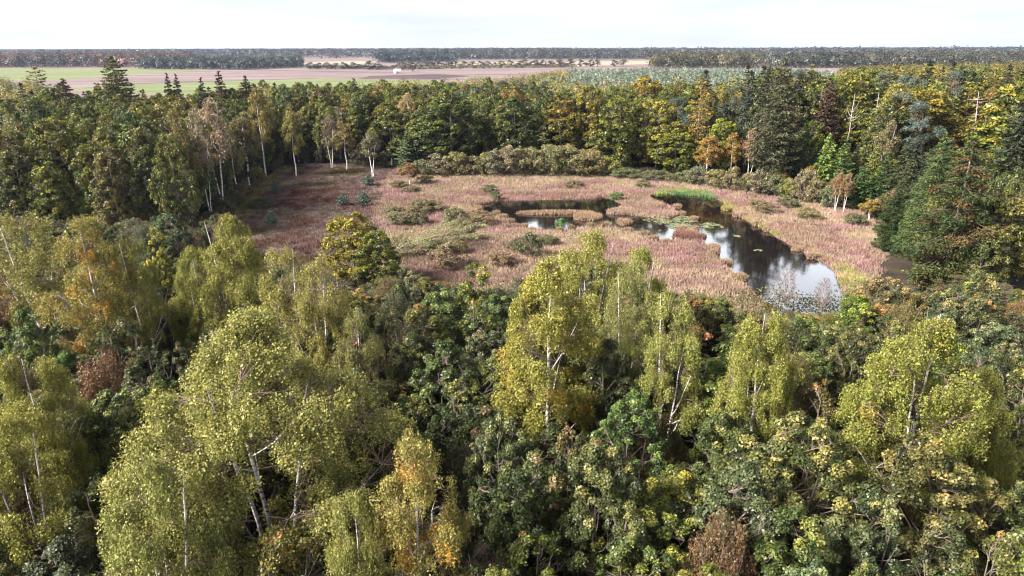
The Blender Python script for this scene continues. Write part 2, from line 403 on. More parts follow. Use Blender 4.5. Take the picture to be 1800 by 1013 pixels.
sheet('stubble_field', WP([(520, 112), (560, 109), (660, 107.5), (660, 111), (600, 114)]), .02, MF_pale)
sheet('stubble_field', WP([(790, 110), (1200, 106.5), (1200, 111), (1000, 117), (790, 122), (760, 119)]), .02, MF_pale)
sheet('dirt_track', WP([(235, 147), (560, 137.2), (560, 138), (235, 148.2)]), .03, MF_dark)
sheet('dirt_track', WP([(395, 121.5), (560, 125.5), (700, 126.5), (700, 127.2), (560, 126.3), (395, 122.3)]), .03, MF_dark)
for i in range(6):
    x0 = 300+i*55
    sheet('field_ditch', WP([(x0, 134.5-i*.3), (x0+2, 134.5-i*.3), (x0+70, 127.2), (x0+68, 127.2)]), .03, MF_dark)

# ================================================================== GRASS OF MARSH AND HEATH
def blades(P, h, w_, lean, col):
    """grass blades as thin triangles"""
    n = len(P); a = rng.random(n)*6.28; d = np.stack([np.cos(a), np.sin(a), np.zeros(n)], 1)
    l = nrm(rng.normal(size=(n, 3))*np.array([1, 1, 0]))*(lean*h)[:, None]*rng.random((n, 1))
    top = P+l; top[:, 2] += h
    V = np.stack([P-d*w_[:, None]/2, P+d*w_[:, None]/2, top], 1).reshape(-1, 3)
    return V, np.arange(n*3).reshape(n, 3), np.repeat(col, 3, 0)
def grass_field(name, poly, n_t, per, rad, hgt, bw, cols, label, cat, avoid=(), scale=9., thr=.14):
    lo = poly.min(0); hi = poly.max(0); P = lo+(hi-lo)*rng.random((n_t*3, 2)); k = inside(P+5.0*np.stack([fnoise(P[:, 0], P[:, 1], 6)-.5, fnoise(P[:, 0]+40, P[:, 1]+11, 6)-.5], 1)*(1 if n_t > 4000 else .2), poly)
    for av in avoid: k &= ~inside(P, av)
    k &= np.array([abs(p[0]) < .78*p[1]+8 for p in P]) & (fnoise(P[:, 0]+90, P[:, 1], 5.) > thr)
    P = P[k][:n_t]; n = len(P)
    f = fnoise(P[:, 0], P[:, 1], scale); f = np.clip((f-.3)/.4, 0, 1)
    hh = hgt*(.55+.9*fnoise(P[:, 0]+50, P[:, 1]+9, 4.))*rng.uniform(.7, 1.3, n)
    i = np.repeat(np.arange(n), per); r = rad*rng.random(n*per)**.5*np.repeat(rng.uniform(.6, 1.5, n), per); a = rng.random(n*per)*6.28
    B = np.zeros((n*per, 3)); B[:, 0] = P[i, 0]+np.cos(a)*r; B[:, 1] = P[i, 1]+np.sin(a)*r
    if avoid is not None:
        for av in avoid:
            kk = ~inside(B[:, :2], av); B, i = B[kk], i[kk]
    c = pal(len(B), cols, f[i]*.75+rng.random(n)[i]*.2+rng.random(len(B))*.05, .12)
    c = c*np.exp(rng.normal(size=n)*.16)[i][:, None]*(.78+.5*fnoise(B[:, 0]+77, B[:, 1]+3, 2.6))[:, None]
    h = hh[i]*rng.uniform(.6, 1.1, len(B))
    V, Q, cc = blades(B, h, bw*rng.uniform(.6, 1.4, len(B)), np.full(len(B), .55), c)
    o = bpy.data.objects.new(name, mesh(name, V, Q, cc, [M_grass])); C.objects.link(o); o['kind'] = 'stuff'; o['label'] = label; o['category'] = cat
    return o
PINK = [(.23, .135, .105), (.33, .215, .165), (.41, .28, .215), (.39, .275, .185), (.28, .23, .12), (.38, .23, .22), (.28, .14, .13), (.27, .20, .12), (.42, .27, .23)]
grass_field('marsh_grass', wM, 24000, 20, .7, .5, .07, PINK, 'pinkish tan moor grass tussocks around the dark pond', 'grass', [wP], 16)
HC = [(.045, .032, .02), (.12, .052, .04), (.23, .15, .14), (.075, .045, .03), (.28, .20, .19), (.14, .14, .055), (.12, .055, .04), (.10, .10, .04)]
grass_field('heather', wH, 8000, 18, .55, .36, .08, HC, 'dark red and grey pink heather covering the clearing at the wood edge', 'heather', [], 7)
# yellow green rim where the clearing meets the trees
rim = WP([(405, 385), (440, 332), (500, 291), (515, 296), (470, 335), (455, 350), (430, 400)])
grass_field('rough_grass', rim, 1200, 14, .4, .4, .1, [(.12, .12, .035), (.22, .2, .06), (.26, .2, .08)], 'yellow green rough grass along the left edge of the clearing', 'grass', [], 5)
# golden grass along the right bank
bank = WP([(1247, 345), (1272, 352), (1314, 381), (1402, 430), (1480, 462), (1540, 500), (1520, 520), (1500, 520), (1480, 498), (1471, 474), (1424, 451), (1346, 404), (1304, 384), (1278, 365)])
grass_field('bank_grass', bank, 2200, 18, .45, .5, .1, [(.34, .22, .13), (.38, .29, .13), (.26, .27, .08), (.36, .24, .16)], 'golden green grass along the right bank of the pond', 'grass', [wP], 5, thr=.42)
# bright rushes at the pond's far end
rush = WP([(1150, 345), (1160, 334), (1200, 333), (1240, 338), (1262, 350), (1240, 347), (1200, 342.5), (1162, 341.5)])
grass_field('rushes', rush, 500, 20, .4, .5, .1, [(.07, .19, .07), (.12, .22, .08), (.34, .32, .08)], 'bright green rushes at the far end of the pond', 'rushes', [], 5)

def grass_island(u0, u1, v0, v1, label, cols=((.30, .17, .12), (.38, .25, .17), (.33, .26, .13)), hgt=.75, n=None):
    a = W(u0, (v0+v1)/2+1); b_ = W(u1, (v0+v1)/2+1); y0 = W((u0+u1)/2, v1-1)[1]; y1 = max(y0+.8, W((u0+u1)/2, v0+4)[1]); y1 = min(y1, y0+(b_[0]-a[0])*.9)
    cx, cy_ = (a[0]+b_[0])/2, (y0+y1)/2; rx, ry = (b_[0]-a[0])/2, max(.5, (y1-y0)/2)
    k, m = 40, 6; V = []; 
    for j in range(m+1):
        rr = j/m
        for i in range(k):
            an = i/k*6.283; q = 1+.12*math.sin(an*3+u0)+.08*math.sin(an*7+v0)
            V.append((math.cos(an)*rx*rr*q, math.sin(an)*ry*rr*q, .28*(1-rr**3)-.03))
    Q = [(j*k+i, j*k+(i+1) % k, (j+1)*k+(i+1) % k, (j+1)*k+i) for j in range(m) for i in range(k)]
    V = np.array(V); me = mesh('grass_mound', V, Q, np.tile(np.array(cols[0])*.7, (len(V), 1)), [M_grass])
    o = bpy.data.objects.new('grass_island', None); C.objects.link(o); o.location = (cx, cy_, .03); o['label'] = label; o['category'] = 'grass island'; o['group'] = 'grass islands in the pond'
    g = bpy.data.objects.new('mound', me); C.objects.link(g); g.parent = o
    n = n or int(rx*ry*3.14*110)+500; r = rng.random(n)**.5; an = rng.random(n)*6.283
    B = np.stack([np.cos(an)*rx*r, np.sin(an)*ry*r, .2*(1-r**3)], 1)
    V, Q, cc = blades(B, hgt*rng.uniform(.5, 1.1, n), .09*np.ones(n), np.full(n, .7), pal(n, cols, None, .15))
    g = bpy.data.objects.new('grass', mesh('island_grass', V, Q, cc, [M_grass])); C.objects.link(g); g.parent = o
    return o
grass_island(908, 1046, 369, 379, 'long low tan grass island in the middle of the left pool', hgt=.5)
grass_island(1008, 1058, 373, 390, 'short rounded grass island in front of the right end of the long island')
grass_island(1082, 1110, 382, 398, 'round brown grass tussock between the left pool and the lily pads')
grass_island(1180, 1196, 356, 368, 'small round golden tussock at the top of the right pool', hgt=.6)
grass_island(1188, 1203, 369, 381, 'small golden tussock just beside the peninsula tip by the right pool', hgt=.6)
grass_island(1209, 1224, 376, 390, 'small pale tussock rising among the lily pads', hgt=.6)
grass_island(1264, 1284, 359, 372, 'small yellow green tussock against the right bank of the pond', ((.40, .25, .11), (.3, .3, .1)), .6)
grass_island(1180, 1226, 402, 424, 'dark reddish brown grass mound at the tip of the near bank below the lily pads', ((.20, .10, .08), (.28, .14, .11)), .9)

for (u0, u1, v0, v1, lab) in [(1066, 1124, 366, 380, 'low pink grass mound at the left tip of the peninsula between the pools'), (1146, 1186, 362, 384, 'rounded pinkish grass mound at the right tip of the peninsula'),
        (1128, 1165, 352, 368, 'pinkish grass mound in the middle of the peninsula'), (960, 1046, 334, 344, 'long tan grass bank at the top right edge of the left pool'), (880, 955, 334, 345, 'tan grass bank at the top left edge of the left pool'),
        (800, 868, 346, 361, 'pinkish grass mound at the upper left end of the left pool'), (788, 842, 366, 384, 'pale pink grass mound at the lower left end of the left pool'),
        (1286, 1312, 372, 384, 'small tan tussock on the right bank below the golden one'), (1238, 1262, 424, 442, 'small green tinged tussock on the near bank of the right pool')]:
    grass_island(u0, u1, v0, v1, lab, ((.30, .18, .14), (.38, .26, .20), (.34, .26, .14)), .7)['group'] = 'grass mounds along the pond edge'

edge_px = POND[25:]+POND[:2]; k_ = 0
for i in range(len(edge_px)-1):
    (ua, va), (ub, vb_) = edge_px[i], edge_px[i+1]
    for q in range(max(1, int(math.hypot(ub-ua, (vb_-va)*2)/26))):
        t_ = random.random(); u_, v_ = ua+(ub-ua)*t_, va+(vb_-va)*t_
        if v_ > 500 or (v_ > 455 and u_ > 1400 and random.random() < .5): continue
        w_ = random.uniform(5, 11)*(v_/400)**2
        grass_island(u_-w_, u_+w_, v_-w_*.4, v_+w_*.35, 'small pinkish tan tussock growing at the edge of the pond water', ((.28, .16, .11), (.38, .26, .19), (.32, .27, .12)), random.uniform(.5, .85), 420)['group'] = 'small tussocks at the pond edge'

# ---- lily pads: small round leaves floating together
def pads(polys, n, label):
    pts = []
    for p in polys:
        q = WP(p); Z = q.min(0)+(q.max(0)-q.min(0))*rng.random((n*3, 2)); pts.append(Z[inside(Z, q) & (fnoise(Z[:, 0], Z[:, 1], 1.6) > .5)][:n])
    P = np.concatenate(pts); m = len(P); r = rng.uniform(.09, .2, m); k = 7; an = np.arange(k)/k*6.0+rng.random((m, 1))*6.28
    V = np.zeros((m, k, 3)); V[:, :, 0] = P[:, :1]+np.cos(an)*r[:, None]; V[:, :, 1] = P[:, 1:]+np.sin(an)*r[:, None]; V[:, :, 2] = .045+rng.random((m, 1))*.03
    col = np.repeat(pal(m, [(.09, .13, .05), (.19, .21, .10), (.32, .29, .2)]), k, 0)
    o = bpy.data.objects.new('lily_pads', mesh('lily_pads', V.reshape(-1, 3), np.arange(m*k).reshape(m, k), col, [M_oakleaf])); C.objects.link(o)
    o['kind'] = 'stuff'; o['label'] = label; o['category'] = 'lily pads'
pads([[(1127, 387), (1150, 382), (1205, 381), (1225, 384), (1228, 400), (1200, 405), (1185, 404), (1165, 396)]], 900, 'pale green lily pads floating between the two pools')
pads([[(1224, 391), (1245, 391), (1271, 396), (1271, 401), (1245, 402), (1226, 398)]], 220, 'smaller patch of lily pads in the middle of the right pool')
pads([[(1297, 383), (1303, 383), (1316, 391), (1304, 390)], [(1290, 414), (1302, 415), (1300, 418), (1292, 417)], [(1150, 404), (1172, 404), (1168, 410), (1150, 408)], [(1325, 440), (1340, 440), (1338, 443), (1326, 443)]], 60, 'few scattered lily pads beside the right bank')

rng = np.random.default_rng(24); random.seed(5)

# ================================================================== TREE PROTOTYPES (meshes only; each is copied many times)
YG = [(.13, .15, .03), (.22, .23, .045), (.30, .28, .06)]
BIR = [(.11, .12, .03), (.22, .225, .06), (.39, .36, .14)]
OAK = [(.024, .034, .012), (.052, .068, .022), (.16, .165, .06)]
GREY = [(.09, .10, .05), (.15, .15, .075), (.2, .18, .1)]
def proto(f, name, H, R, zb, **k): return (f(name, H, R, zb, **k), H, R)
birch_near = [
    proto(broadleaf, 'birch_a', 17, 5.8, 3.0, env=birch_env, nclump=420, crad=.62, nleaf=290000, lsize=.088, cols=BIR, style='birch', nlimb=24, bark=M_birch, tr=.15, stems=3, lmat=M_leaf, accent=((.30, .17, .05), .03), lobes=75, lobr=1.05),
    proto(broadleaf, 'birch_b', 16, 3.6, 4.0, env=birch_env, nclump=230, crad=.55, nleaf=110000, lsize=.095, cols=BIR, style='birch', nlimb=20, bark=M_birch, tr=.15, stems=1, lmat=M_leaf, accent=((.36, .25, .06), .012), lobes=42, lobr=.85),
    proto(broadleaf, 'birch_c', 15, 3.2, 4.5, env=birch_env, nclump=170, crad=.5, nleaf=72000, lsize=.095, cols=BIR, style='birch', nlimb=20, bark=M_birch, tr=.15, stems=2, lmat=M_leaf, sparse=.5, lobes=38, lobr=.8),
    proto(broadleaf, 'birch_d', 16, 3.4, 3.0, env=lambda t: birch_env(t)*(1.12-.25*t), nclump=240, crad=.52, nleaf=115000, lsize=.095, cols=BIR, style='birch', nlimb=18, bark=M_birch, tr=.14, stems=1, lmat=M_leaf, accent=((.36, .25, .05), .05), lobes=45, lobr=.8),
    proto(broadleaf, 'birch_e', 14, 3.8, 3.0, env=birch_env, nclump=220, crad=.58, nleaf=105000, lsize=.095, cols=BIR, style='birch', nlimb=20, bark=M_birch, tr=.15, stems=3, lmat=M_leaf, lobes=40, lobr=.9),
    proto(broadleaf, 'birch_f', 16, 3.9, 3.6, env=lambda t: birch_env(t)*(.9+.15*t), nclump=250, crad=.56, nleaf=118000, lsize=.092, cols=BIR, style='birch', nlimb=26, bark=M_birch, tr=.15, stems=2, lmat=M_leaf, accent=((.34, .24, .06), .02), lobes=46, lobr=.9),
    proto(broadleaf, 'birch_g', 17, 3.7, 4.5, env=birch_env, nclump=210, crad=.55, nleaf=90000, lsize=.092, cols=BIR, style='birch', nlimb=22, bark=M_birch, tr=.15, stems=1, lmat=M_leaf, accent=((.46, .26, .04), .13), lobes=40, lobr=.85),
]
AC = (.21, .20, .07)
oak_near = [
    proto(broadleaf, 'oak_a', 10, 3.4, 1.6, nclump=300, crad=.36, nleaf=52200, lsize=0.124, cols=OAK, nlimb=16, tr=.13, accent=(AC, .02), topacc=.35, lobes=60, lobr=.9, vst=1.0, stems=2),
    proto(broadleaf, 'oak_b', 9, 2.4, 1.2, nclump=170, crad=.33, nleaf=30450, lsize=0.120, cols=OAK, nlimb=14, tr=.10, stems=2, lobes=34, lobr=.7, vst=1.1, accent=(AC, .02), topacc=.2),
    proto(broadleaf, 'oak_c', 9, 2.0, 1.8, nclump=130, crad=.32, nleaf=23200, lsize=0.120, cols=OAK, nlimb=12, tr=.09, accent=((.20, .13, .07), .05), lobes=28, lobr=.65, vst=1.2),
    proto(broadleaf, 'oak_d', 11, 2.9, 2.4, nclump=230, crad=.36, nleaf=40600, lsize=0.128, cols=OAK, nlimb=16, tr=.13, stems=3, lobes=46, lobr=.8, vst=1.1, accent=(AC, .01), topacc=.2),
    proto(broadleaf, 'oak_e', 8, 2.6, 1.0, nclump=190, crad=.36, nleaf=34800, lsize=0.120, cols=OAK, nlimb=14, tr=.10, stems=2, ublend=.8, lobes=38, lobr=.75, vst=.9),
    proto(broadleaf, 'oak_f', 9, 2.3, 1.2, nclump=120, crad=.32, nleaf=12325, lsize=0.116, cols=OAK, nlimb=16, tr=.10, stems=3, sparse=.2, lobes=30, lobr=.6, vst=1.2, accent=((.24, .15, .09), .06)),
]
fine_near = [   # small leaved dull trees: alder buckthorn and willow under the birches
    proto(broadleaf, 'fine_a', 9, 2.8, 1.5, env=birch_env, nclump=110, crad=.7, nleaf=38000, lsize=.10, cols=GREY, style='birch', nlimb=12, tr=.09, stems=3, lmat=M_leaf, bark=M_bark),
    proto(broadleaf, 'fine_b', 7, 2.4, 1.0, nclump=90, crad=.6, nleaf=26000, lsize=.09, cols=GREY, style='oak', nlimb=12, tr=.08, stems=3, lmat=M_leaf, bark=M_bark),
]
twig_near = [proto(broadleaf, 'twig_a', 6, 2.2, .8, nclump=260, crad=.45, nleaf=2600, lsize=.07, cols=[(.20, .13, .12), (.32, .23, .21)], style='birch', nlimb=16, tr=.06, stems=4, lmat=M_leaf, bark=M_dead)]
birch_mid = [
    proto(broadleaf, 'birch_m', 16, 2.6, 6.0, env=birch_env, nclump=110, crad=.5, lobes=26, lobr=.7, nleaf=11000, lsize=.24, cols=[(.12, .12, .04), (.2, .18, .065), (.28, .24, .1)], style='birch', nlimb=10, bark=M_birch, tr=.15, sides=4, lmat=M_leaf),
    proto(broadleaf, 'birch_n', 16, 2.4, 7.0, env=birch_env, nclump=90, crad=.5, lobes=22, lobr=.7, nleaf=7500, lsize=.24, cols=[(.16, .14, .08), (.26, .22, .14)], style='birch', nlimb=12, bark=M_birch, tr=.15, sides=4, stems=2, lmat=M_leaf, sparse=.3),
]
OM = [(.022, .030, .011), (.055, .070, .020), (.18, .18, .045)]
oak_mid = [
    proto(broadleaf, 'oak_m', 17, 4.8, 1.6, nclump=330, crad=.74, lobes=70, lobr=1.25, nleaf=27000, lsize=.30, cols=OM, nlimb=10, tr=.25, sides=4, vst=.95, ublend=.35, inner=.22),
    proto(broadleaf, 'oak_n', 16, 4.3, 1.5, nclump=260, crad=.72, lobes=50, lobr=1.3, nleaf=22000, lsize=.30, cols=OM, nlimb=9, tr=.22, sides=4, vst=1.0, ublend=.35, inner=.22),
    proto(broadleaf, 'oak_o', 17, 3.8, 2.5, nclump=240, crad=.68, lobes=50, lobr=1.1, nleaf=20000, lsize=.30, cols=OM, nlimb=9, tr=.22, sides=4, accent=((.18, .15, .04), .12), vst=1.0, ublend=.4, inner=.25),
    proto(broadleaf, 'oak_p', 15, 4.6, .6, nclump=340, crad=.74, lobes=90, lobr=1.1, nleaf=29000, lsize=.28, cols=OM, nlimb=10, tr=.25, sides=4, vst=.95, ublend=.4, inner=.2),
]
spruce_mid = [
    proto(conifer, 'spruce_m', 22, 4.2, 2.5, nwh=26, per=7, spray=70, ssize=.75, cols=[(.014, .026, .014), (.035, .05, .022), (.06, .07, .03)], droop=.35, rise=.1, sides=4, tr=.28),
    proto(conifer, 'spruce_n', 20, 3.4, 3.0, nwh=24, per=6, spray=55, ssize=.75, cols=[(.02, .03, .018), (.05, .055, .03)], droop=.3, rise=.1, sides=4, tr=.25, jag=.4),
]
young_spruce = [
    proto(conifer, 'spruce_y', 10, 2.2, .4, nwh=20, per=7, spray=60, ssize=.5, cols=[(.06, .11, .03), (.13, .19, .055), (.2, .26, .07)], droop=.05, rise=.35, sides=4, tr=.14),
    proto(conifer, 'spruce_z', 11, 2.0, .5, nwh=18, per=6, spray=55, ssize=.5, cols=[(.06, .10, .03), (.12, .17, .05)], droop=.1, rise=.35, sides=4, tr=.13, jag=.35),
]
wide_conifer = [
    proto(conifer, 'conifer_w', 24, 6.5, 5.0, nwh=26, per=7, spray=110, ssize=.8, cols=[(.03, .04, .018), (.06, .07, .03), (.11, .10, .04)], droop=.15, rise=.05, sides=4, tr=.3, env=lambda t: (1-t)**.62*(1-np.exp(-t*6)*.4), jag=.3, thick=.06),
    proto(conifer, 'conifer_n', 22, 4.0, 4.0, nwh=26, per=6, spray=80, ssize=.75, cols=[(.03, .035, .02), (.06, .06, .035)], droop=.25, rise=.1, sides=4, tr=.28, env=lambda t: (1-t)**.6, jag=.25),
]
larch_mid = [
    proto(conifer, 'larch_m', 20, 4.2, 5.0, nwh=17, per=6, spray=60, ssize=.6, wid=.4, cols=[(.11, .095, .02), (.19, .155, .03), (.28, .21, .04)], droop=.05, rise=.12, sides=4, tr=.24, env=lambda t: (1-t)**.55, jag=.45, gap=.1, bark=M_pinebark),
    proto(conifer, 'larch_n', 19, 3.6, 6.0, nwh=15, per=5, spray=60, ssize=.6, wid=.4, cols=[(.10, .10, .025), (.17, .16, .035), (.24, .2, .05)], droop=.0, rise=.15, sides=4, tr=.24, env=lambda t: (1-t)**.5, jag=.5, gap=.1, bark=M_pinebark),
]
pine_mid = [
    proto(broadleaf, 'pine_m', 18, 3.2, 9.0, nclump=34, crad=1.1, nleaf=6500, lsize=.42, wid=.25, cols=[(.05, .065, .045), (.10, .12, .085)], nlimb=12, tr=.22, sides=5, bark=M_pinebark, lmat=M_needle),
    proto(broadleaf, 'pine_n', 17, 2.8, 6.5, nclump=40, crad=1.0, nleaf=6500, lsize=.42, wid=.25, cols=[(.06, .07, .04), (.11, .11, .07)], nlimb=12, tr=.22, sides=5, bark=M_pinebark, lmat=M_needle),
]
bush_mid = [
    proto(broadleaf, 'bush_m', 4, 2.6, .1, nclump=60, crad=.6, nleaf=7000, lsize=.17, cols=[(.12, .12, .05), (.2, .18, .085), (.25, .22, .12)], nlimb=10, tr=.07, stems=4, sides=4, lmat=M_leaf, bark=M_bark, ublend=.4, vst=1.0),
    proto(broadleaf, 'bush_n', 3.4, 2.2, .05, nclump=50, crad=.55, nleaf=6000, lsize=.17, cols=[(.10, .11, .05), (.17, .16, .08), (.23, .19, .11)], nlimb=10, tr=.06, stems=4, sides=4, lmat=M_leaf, bark=M_bark, ublend=.4, vst=1.0),
]
small_pine = [proto(conifer, 'pine_s', 2.2, .9, .05, nwh=8, per=6, spray=40, ssize=.3, wid=.3, cols=[(.05, .085, .06), (.11, .16, .12)], droop=-.1, rise=.3, sides=4, tr=.05)]
big_spruce = [
    proto(conifer, 'spruce_big', 20, 5.0, 1.0, nwh=32, per=7, spray=520, ssize=.36, wid=.34, cols=[(.022, .036, .013), (.045, .062, .018), (.10, .095, .028)], droop=.38, rise=.12, tr=.30, gap=.20, jag=.45, dead=14, bark=M_dead, thick=.26, accent=((.10, .065, .025), .2)),
    proto(conifer, 'spruce_green', 20, 4.0, 1.0, nwh=30, per=7, spray=380, ssize=.34, wid=.30, cols=[(.03, .055, .018), (.07, .105, .03), (.13, .16, .045)], droop=.3, rise=.2, tr=.25, jag=.3, thick=.25),
    proto(conifer, 'spruce_brown', 20, 4.4, 2.0, nwh=26, per=7, spray=380, ssize=.34, wid=.30, cols=[(.03, .035, .015), (.08, .075, .025), (.16, .11, .04)], droop=.45, rise=.12, tr=.25, gap=.1, jag=.4, thick=.35),
]
def dead_proto(name, H, n, up):
    paths = [(curve((0, 0, 0), (0, 0, H), k=9, wob=.06), np.linspace(.22, .05, 9))]
    for i in range(n):
        z = H*rng.uniform(.5, .97); ph = rng.random()*6.28; Lb = rng.uniform(1.2, 3.4)*(1.15-z/H*.5); d = np.array([math.cos(ph), math.sin(ph)])
        p = np.array([[d[0]*Lb*s, d[1]*Lb*s, z+Lb*(up*s*s-.1*s)] for s in np.linspace(0, 1, 5)])
        paths.append((p, np.linspace(.06, .015, 5)))
    v, q = tubes(paths, 5); return ((mesh(name, v, q, mats=[M_dead], smooth=True), None), H, 2.5)
dead_trees = [dead_proto('dead_a', 18, 16, .9), dead_proto('dead_b', 19, 22, .12)]

# ================================================================== TREES ONE CAN NAME
def depth(x, y, z):
    q = CR.T @ np.array([x, y, z-CZ]); return -q[2]
def by_top(kind, pr, u, v, H, wpx=None, **k):
    p = W(u, v, H); R = None if wpx is None else wpx/2/F*depth(p[0], p[1], H*.6)
    return put(kind, pr, p[0], p[1], H, R, **k)
def by_base(kind, pr, u, vb, vt, wpx=None, **k):
    p = W(u, vb, 0); H = height_at(p[0], p[1], vt); R = None if wpx is None else wpx/2/F*depth(p[0], p[1], H*.6)
    return put(kind, pr, p[0], p[1], H, R, **k)
BN, ON, FN = birch_near, oak_near, fine_near
T = by_top
# front birches
T('birch_tree', BN[0], 428, 545, 17, 500, rot=.4, label='largest yellow green birch, broad domed crown with several white stems, front of the wood', short='the broad front birch', color=(1.1, 1.05, .85))
T('birch_tree', BN[4], 250, 790, 13.5, 260, rot=2., label='low yellow green birch leaning out beside the broad front birch', short='the low leaning birch', color=(.98, 1.0, .8))
T('birch_tree', BN[6], 722, 745, 14, 226, rot=1., label='golden tinted birch with twin pale stems at the foot of the broad front birch', short='the golden front birch', color=(1.12, .95, .75))
T('birch_tree', BN[4], 610, 860, 12, 169, rot=3., label='small yellow green birch between the broad front birch and the golden front birch', short='the small front birch', color=(1.0, .98, .75))
T('birch_tree', BN[3], 966, 428, 17, 226, rot=2.2, label='tall bright yellow green birch with hanging skirts and long pale trunk in the centre', short='the tall yellow birch', color=(1.12, 1.03, .62))
T('birch_tree', BN[5], 1652, 515, 16.5, 282, rot=0.6, label='olive green birch with forked white trunk standing before the dark spruces', short='the olive birch', color=(.82, .84, .5))
T('birch_tree', BN[6], 135, 368, 17, 192, rot=4., label='birch with orange yellow patches and a long banded white trunk below its crown', short='the orange flecked birch', color=(1.1, .92, .7))
T('birch_tree', BN[2], 28, 345, 17, 169, rot=5., label='thin crowned birch with fanned white stems beside the left border', short='the fanned birch', color=(1.0, .92, .75))
T('birch_tree', BN[2], 220, 385, 16, 101, rot=5.6, label='narrow birch just behind the orange flecked birch', short='the narrow birch', color=(.95, .9, .65))
T('birch_tree', BN[5], 388, 350, 17, 147, rot=3.3, label='tall domed birch rising against the dark heather clearing', short='the tall domed birch', color=(1.1, 1.05, .7))
T('birch_tree', BN[4], 335, 425, 13, 113, rot=.3, label='low yellow green birch leaning at the foot of the tall domed birch', short='the low birch', color=(.95, .95, .6))
T('birch_tree', BN[2], 487, 400, 16, 135, rot=.9, label='half bare birch with many white branches, first of the pair before the heather', short='the half bare birches', color=(1.1, .98, .8))
T('birch_tree', BN[2], 548, 418, 16, 124, rot=2.6, label='half bare birch with white fork low in its trunk, nearer the golden beech', short='the white forked birch', color=(1.12, .98, .8))
T('birch_tree', BN[1], 18, 585, 15, 192, rot=.2, label='yellow green birch cut by the left border, upper of the two', short='the left border birch', color=(1.05, 1.0, .6))
T('birch_tree', BN[4], 0, 715, 13, 226, rot=1.4, label='drooping yellow birch in the lower left corner with an orange spray', short='the corner birch', color=(1.05, 1.0, .62))
T('birch_tree', BN[4], 1040, 396, 14.5, 186, rot=1.1, label='broad pale yellow birch behind the tall yellow birch, close to the pond', short='the pondside birch', color=(1.05, 1.0, .7))
T('birch_tree', BN[4], 1125, 425, 13.5, 147, rot=.7, label='rounded yellow green birch right behind the pondside birch', color=(1.0, 1.0, .72))
T('birch_tree', BN[2], 1112, 440, 15, 113, rot=4.4, label='thin grey green birch with pale slender stems right of the tall yellow birch', short='the thin birch', color=(.85, .85, .8))
T('birch_tree', BN[2], 1190, 483, 15, 147, rot=3.6, label='birch with a V of bright white stems and a thin green crown', short='the V stemmed birch', color=(.95, .97, .7))
T('birch_tree', BN[1], 1352, 508, 15, 158, rot=2.9, label='yellow green birch with white trunk in front of the pond reflection', short='the reflection birch', color=(.98, .98, .62))
T('birch_tree', BN[4], 1740, 640, 12, 158, rot=2.9, label='olive low birch leaning to the right of the olive birch', short='the low olive birch', color=(.85, .85, .5))
T('birch_tree', BN[2], 620, 520, 13, 113, rot=2.9, label='greyish thin birch behind the right shoulder of the broad front birch', short='the greyish birch', color=(.7, .68, .6))
# front oaks and undergrowth trees
T('oak_tree', ON[0], 1415, 735, 11, 270, rot=.5, label='wide dark oak with bright yellow green shoots on top, bottom right of the centre', short='the bright topped oak', color=(1.25, 1.15, .9))
T('oak_tree', ON[3], 1645, 775, 11, 230, rot=2.5, label='broad olive oak with pale limbs below the olive birch', short='the olive oak', color=(1.2, .95, .75))
T('oak_tree', ON[0], 880, 738, 11, 170, rot=2.0, label='dull green oak with grey limbs between the golden front birch and the rusty oak', short='the dull green oak', color=(1.0, 1.05, 1.0))
T('oak_tree', ON[2], 1000, 752, 10.5, 90, rot=1.0, label='narrow rusty oak with orange leaf tufts', short='the rusty oak', color=(1.45, 1.05, .9))
T('oak_tree', ON[3], 1065, 782, 11, 190, rot=1.6, label='dark oak with tan upright limbs in the bottom middle', short='the tan limbed oak', color=(1.1, 1.05, .85))
T('oak_tree', ON[4], 1290, 605, 10, 190, rot=.8, label='fresh green oak bush under the V stemmed birch', short='the fresh green oak', color=(1.45, 1.55, .9))
T('oak_tree', ON[1], 838, 468, 10, 110, rot=.8, label='leafy yellow green oak left of the tall yellow birch', short='the leafy green oak', color=(1.6, 1.5, .8))
T('oak_tree', ON[2], 742, 535, 10, 100, rot=1.9, label='orange yellow oak among dark crowns left of the tall yellow birch', short='the orange oak', color=(1.8, 1.4, .85))
T('oak_tree', ON[1], 268, 405, 12, 60, rot=2.9, label='slender bright yellow oak shoot between the narrow birch and the tall domed birch', short='the slender yellow oak', color=(2.8, 2.3, .8))
T('oak_tree', ON[4], 40, 548, 11, 110, rot=2.2, label='fresh green oak between the left border birch and the orange flecked birch', short='the left green oak', color=(1.3, 1.5, .8))
T('oak_tree', ON[0], 190, 690, 10, 210, rot=1.2, label='dark green wide oak in the gap left of the broad front birch', short='the dark gap oak', color=(.95, 1.1, .75))
T('oak_tree', ON[1], 1725, 485, 11, 110, rot=1.2, label='dull grey green oak right of the big spruce foot', short='the grey green oak', color=(1.3, 1.15, 1.1))
T('oak_tree', ON[0], 1560, 490, 8.5, 150, rot=1.2, label='reddish brown turning oak in front of the big spruce', short='the reddish oak', color=(1.55, 1.1, 1.2))
T('oak_tree', ON[5], 1775, 930, 9, 160, rot=1.2, label='yellow orange oak in the bottom right corner', short='the corner oak', color=(1.7, 1.45, .9))
T('oak_tree', ON[5], 1530, 990, 8, 110, rot=.2, label='small pale green sapling at the bottom border in front of a black gap', short='the small sapling', color=(1.9, 1.9, 1.0))
T('oak_tree', ON[5], 630, 600, 9.5, 150, rot=.2, label='brown twiggy oak between the broad front birch and the orange oak', short='the brown twiggy oak', color=(2.0, 1.2, 1.0))
T('bare_shrub', twig_near[0], 850, 955, 7.5, 110, label='leafless pinkish twig shrub at the bottom border', cat='shrub', short='the leafless shrub', color=(1, 1, 1))
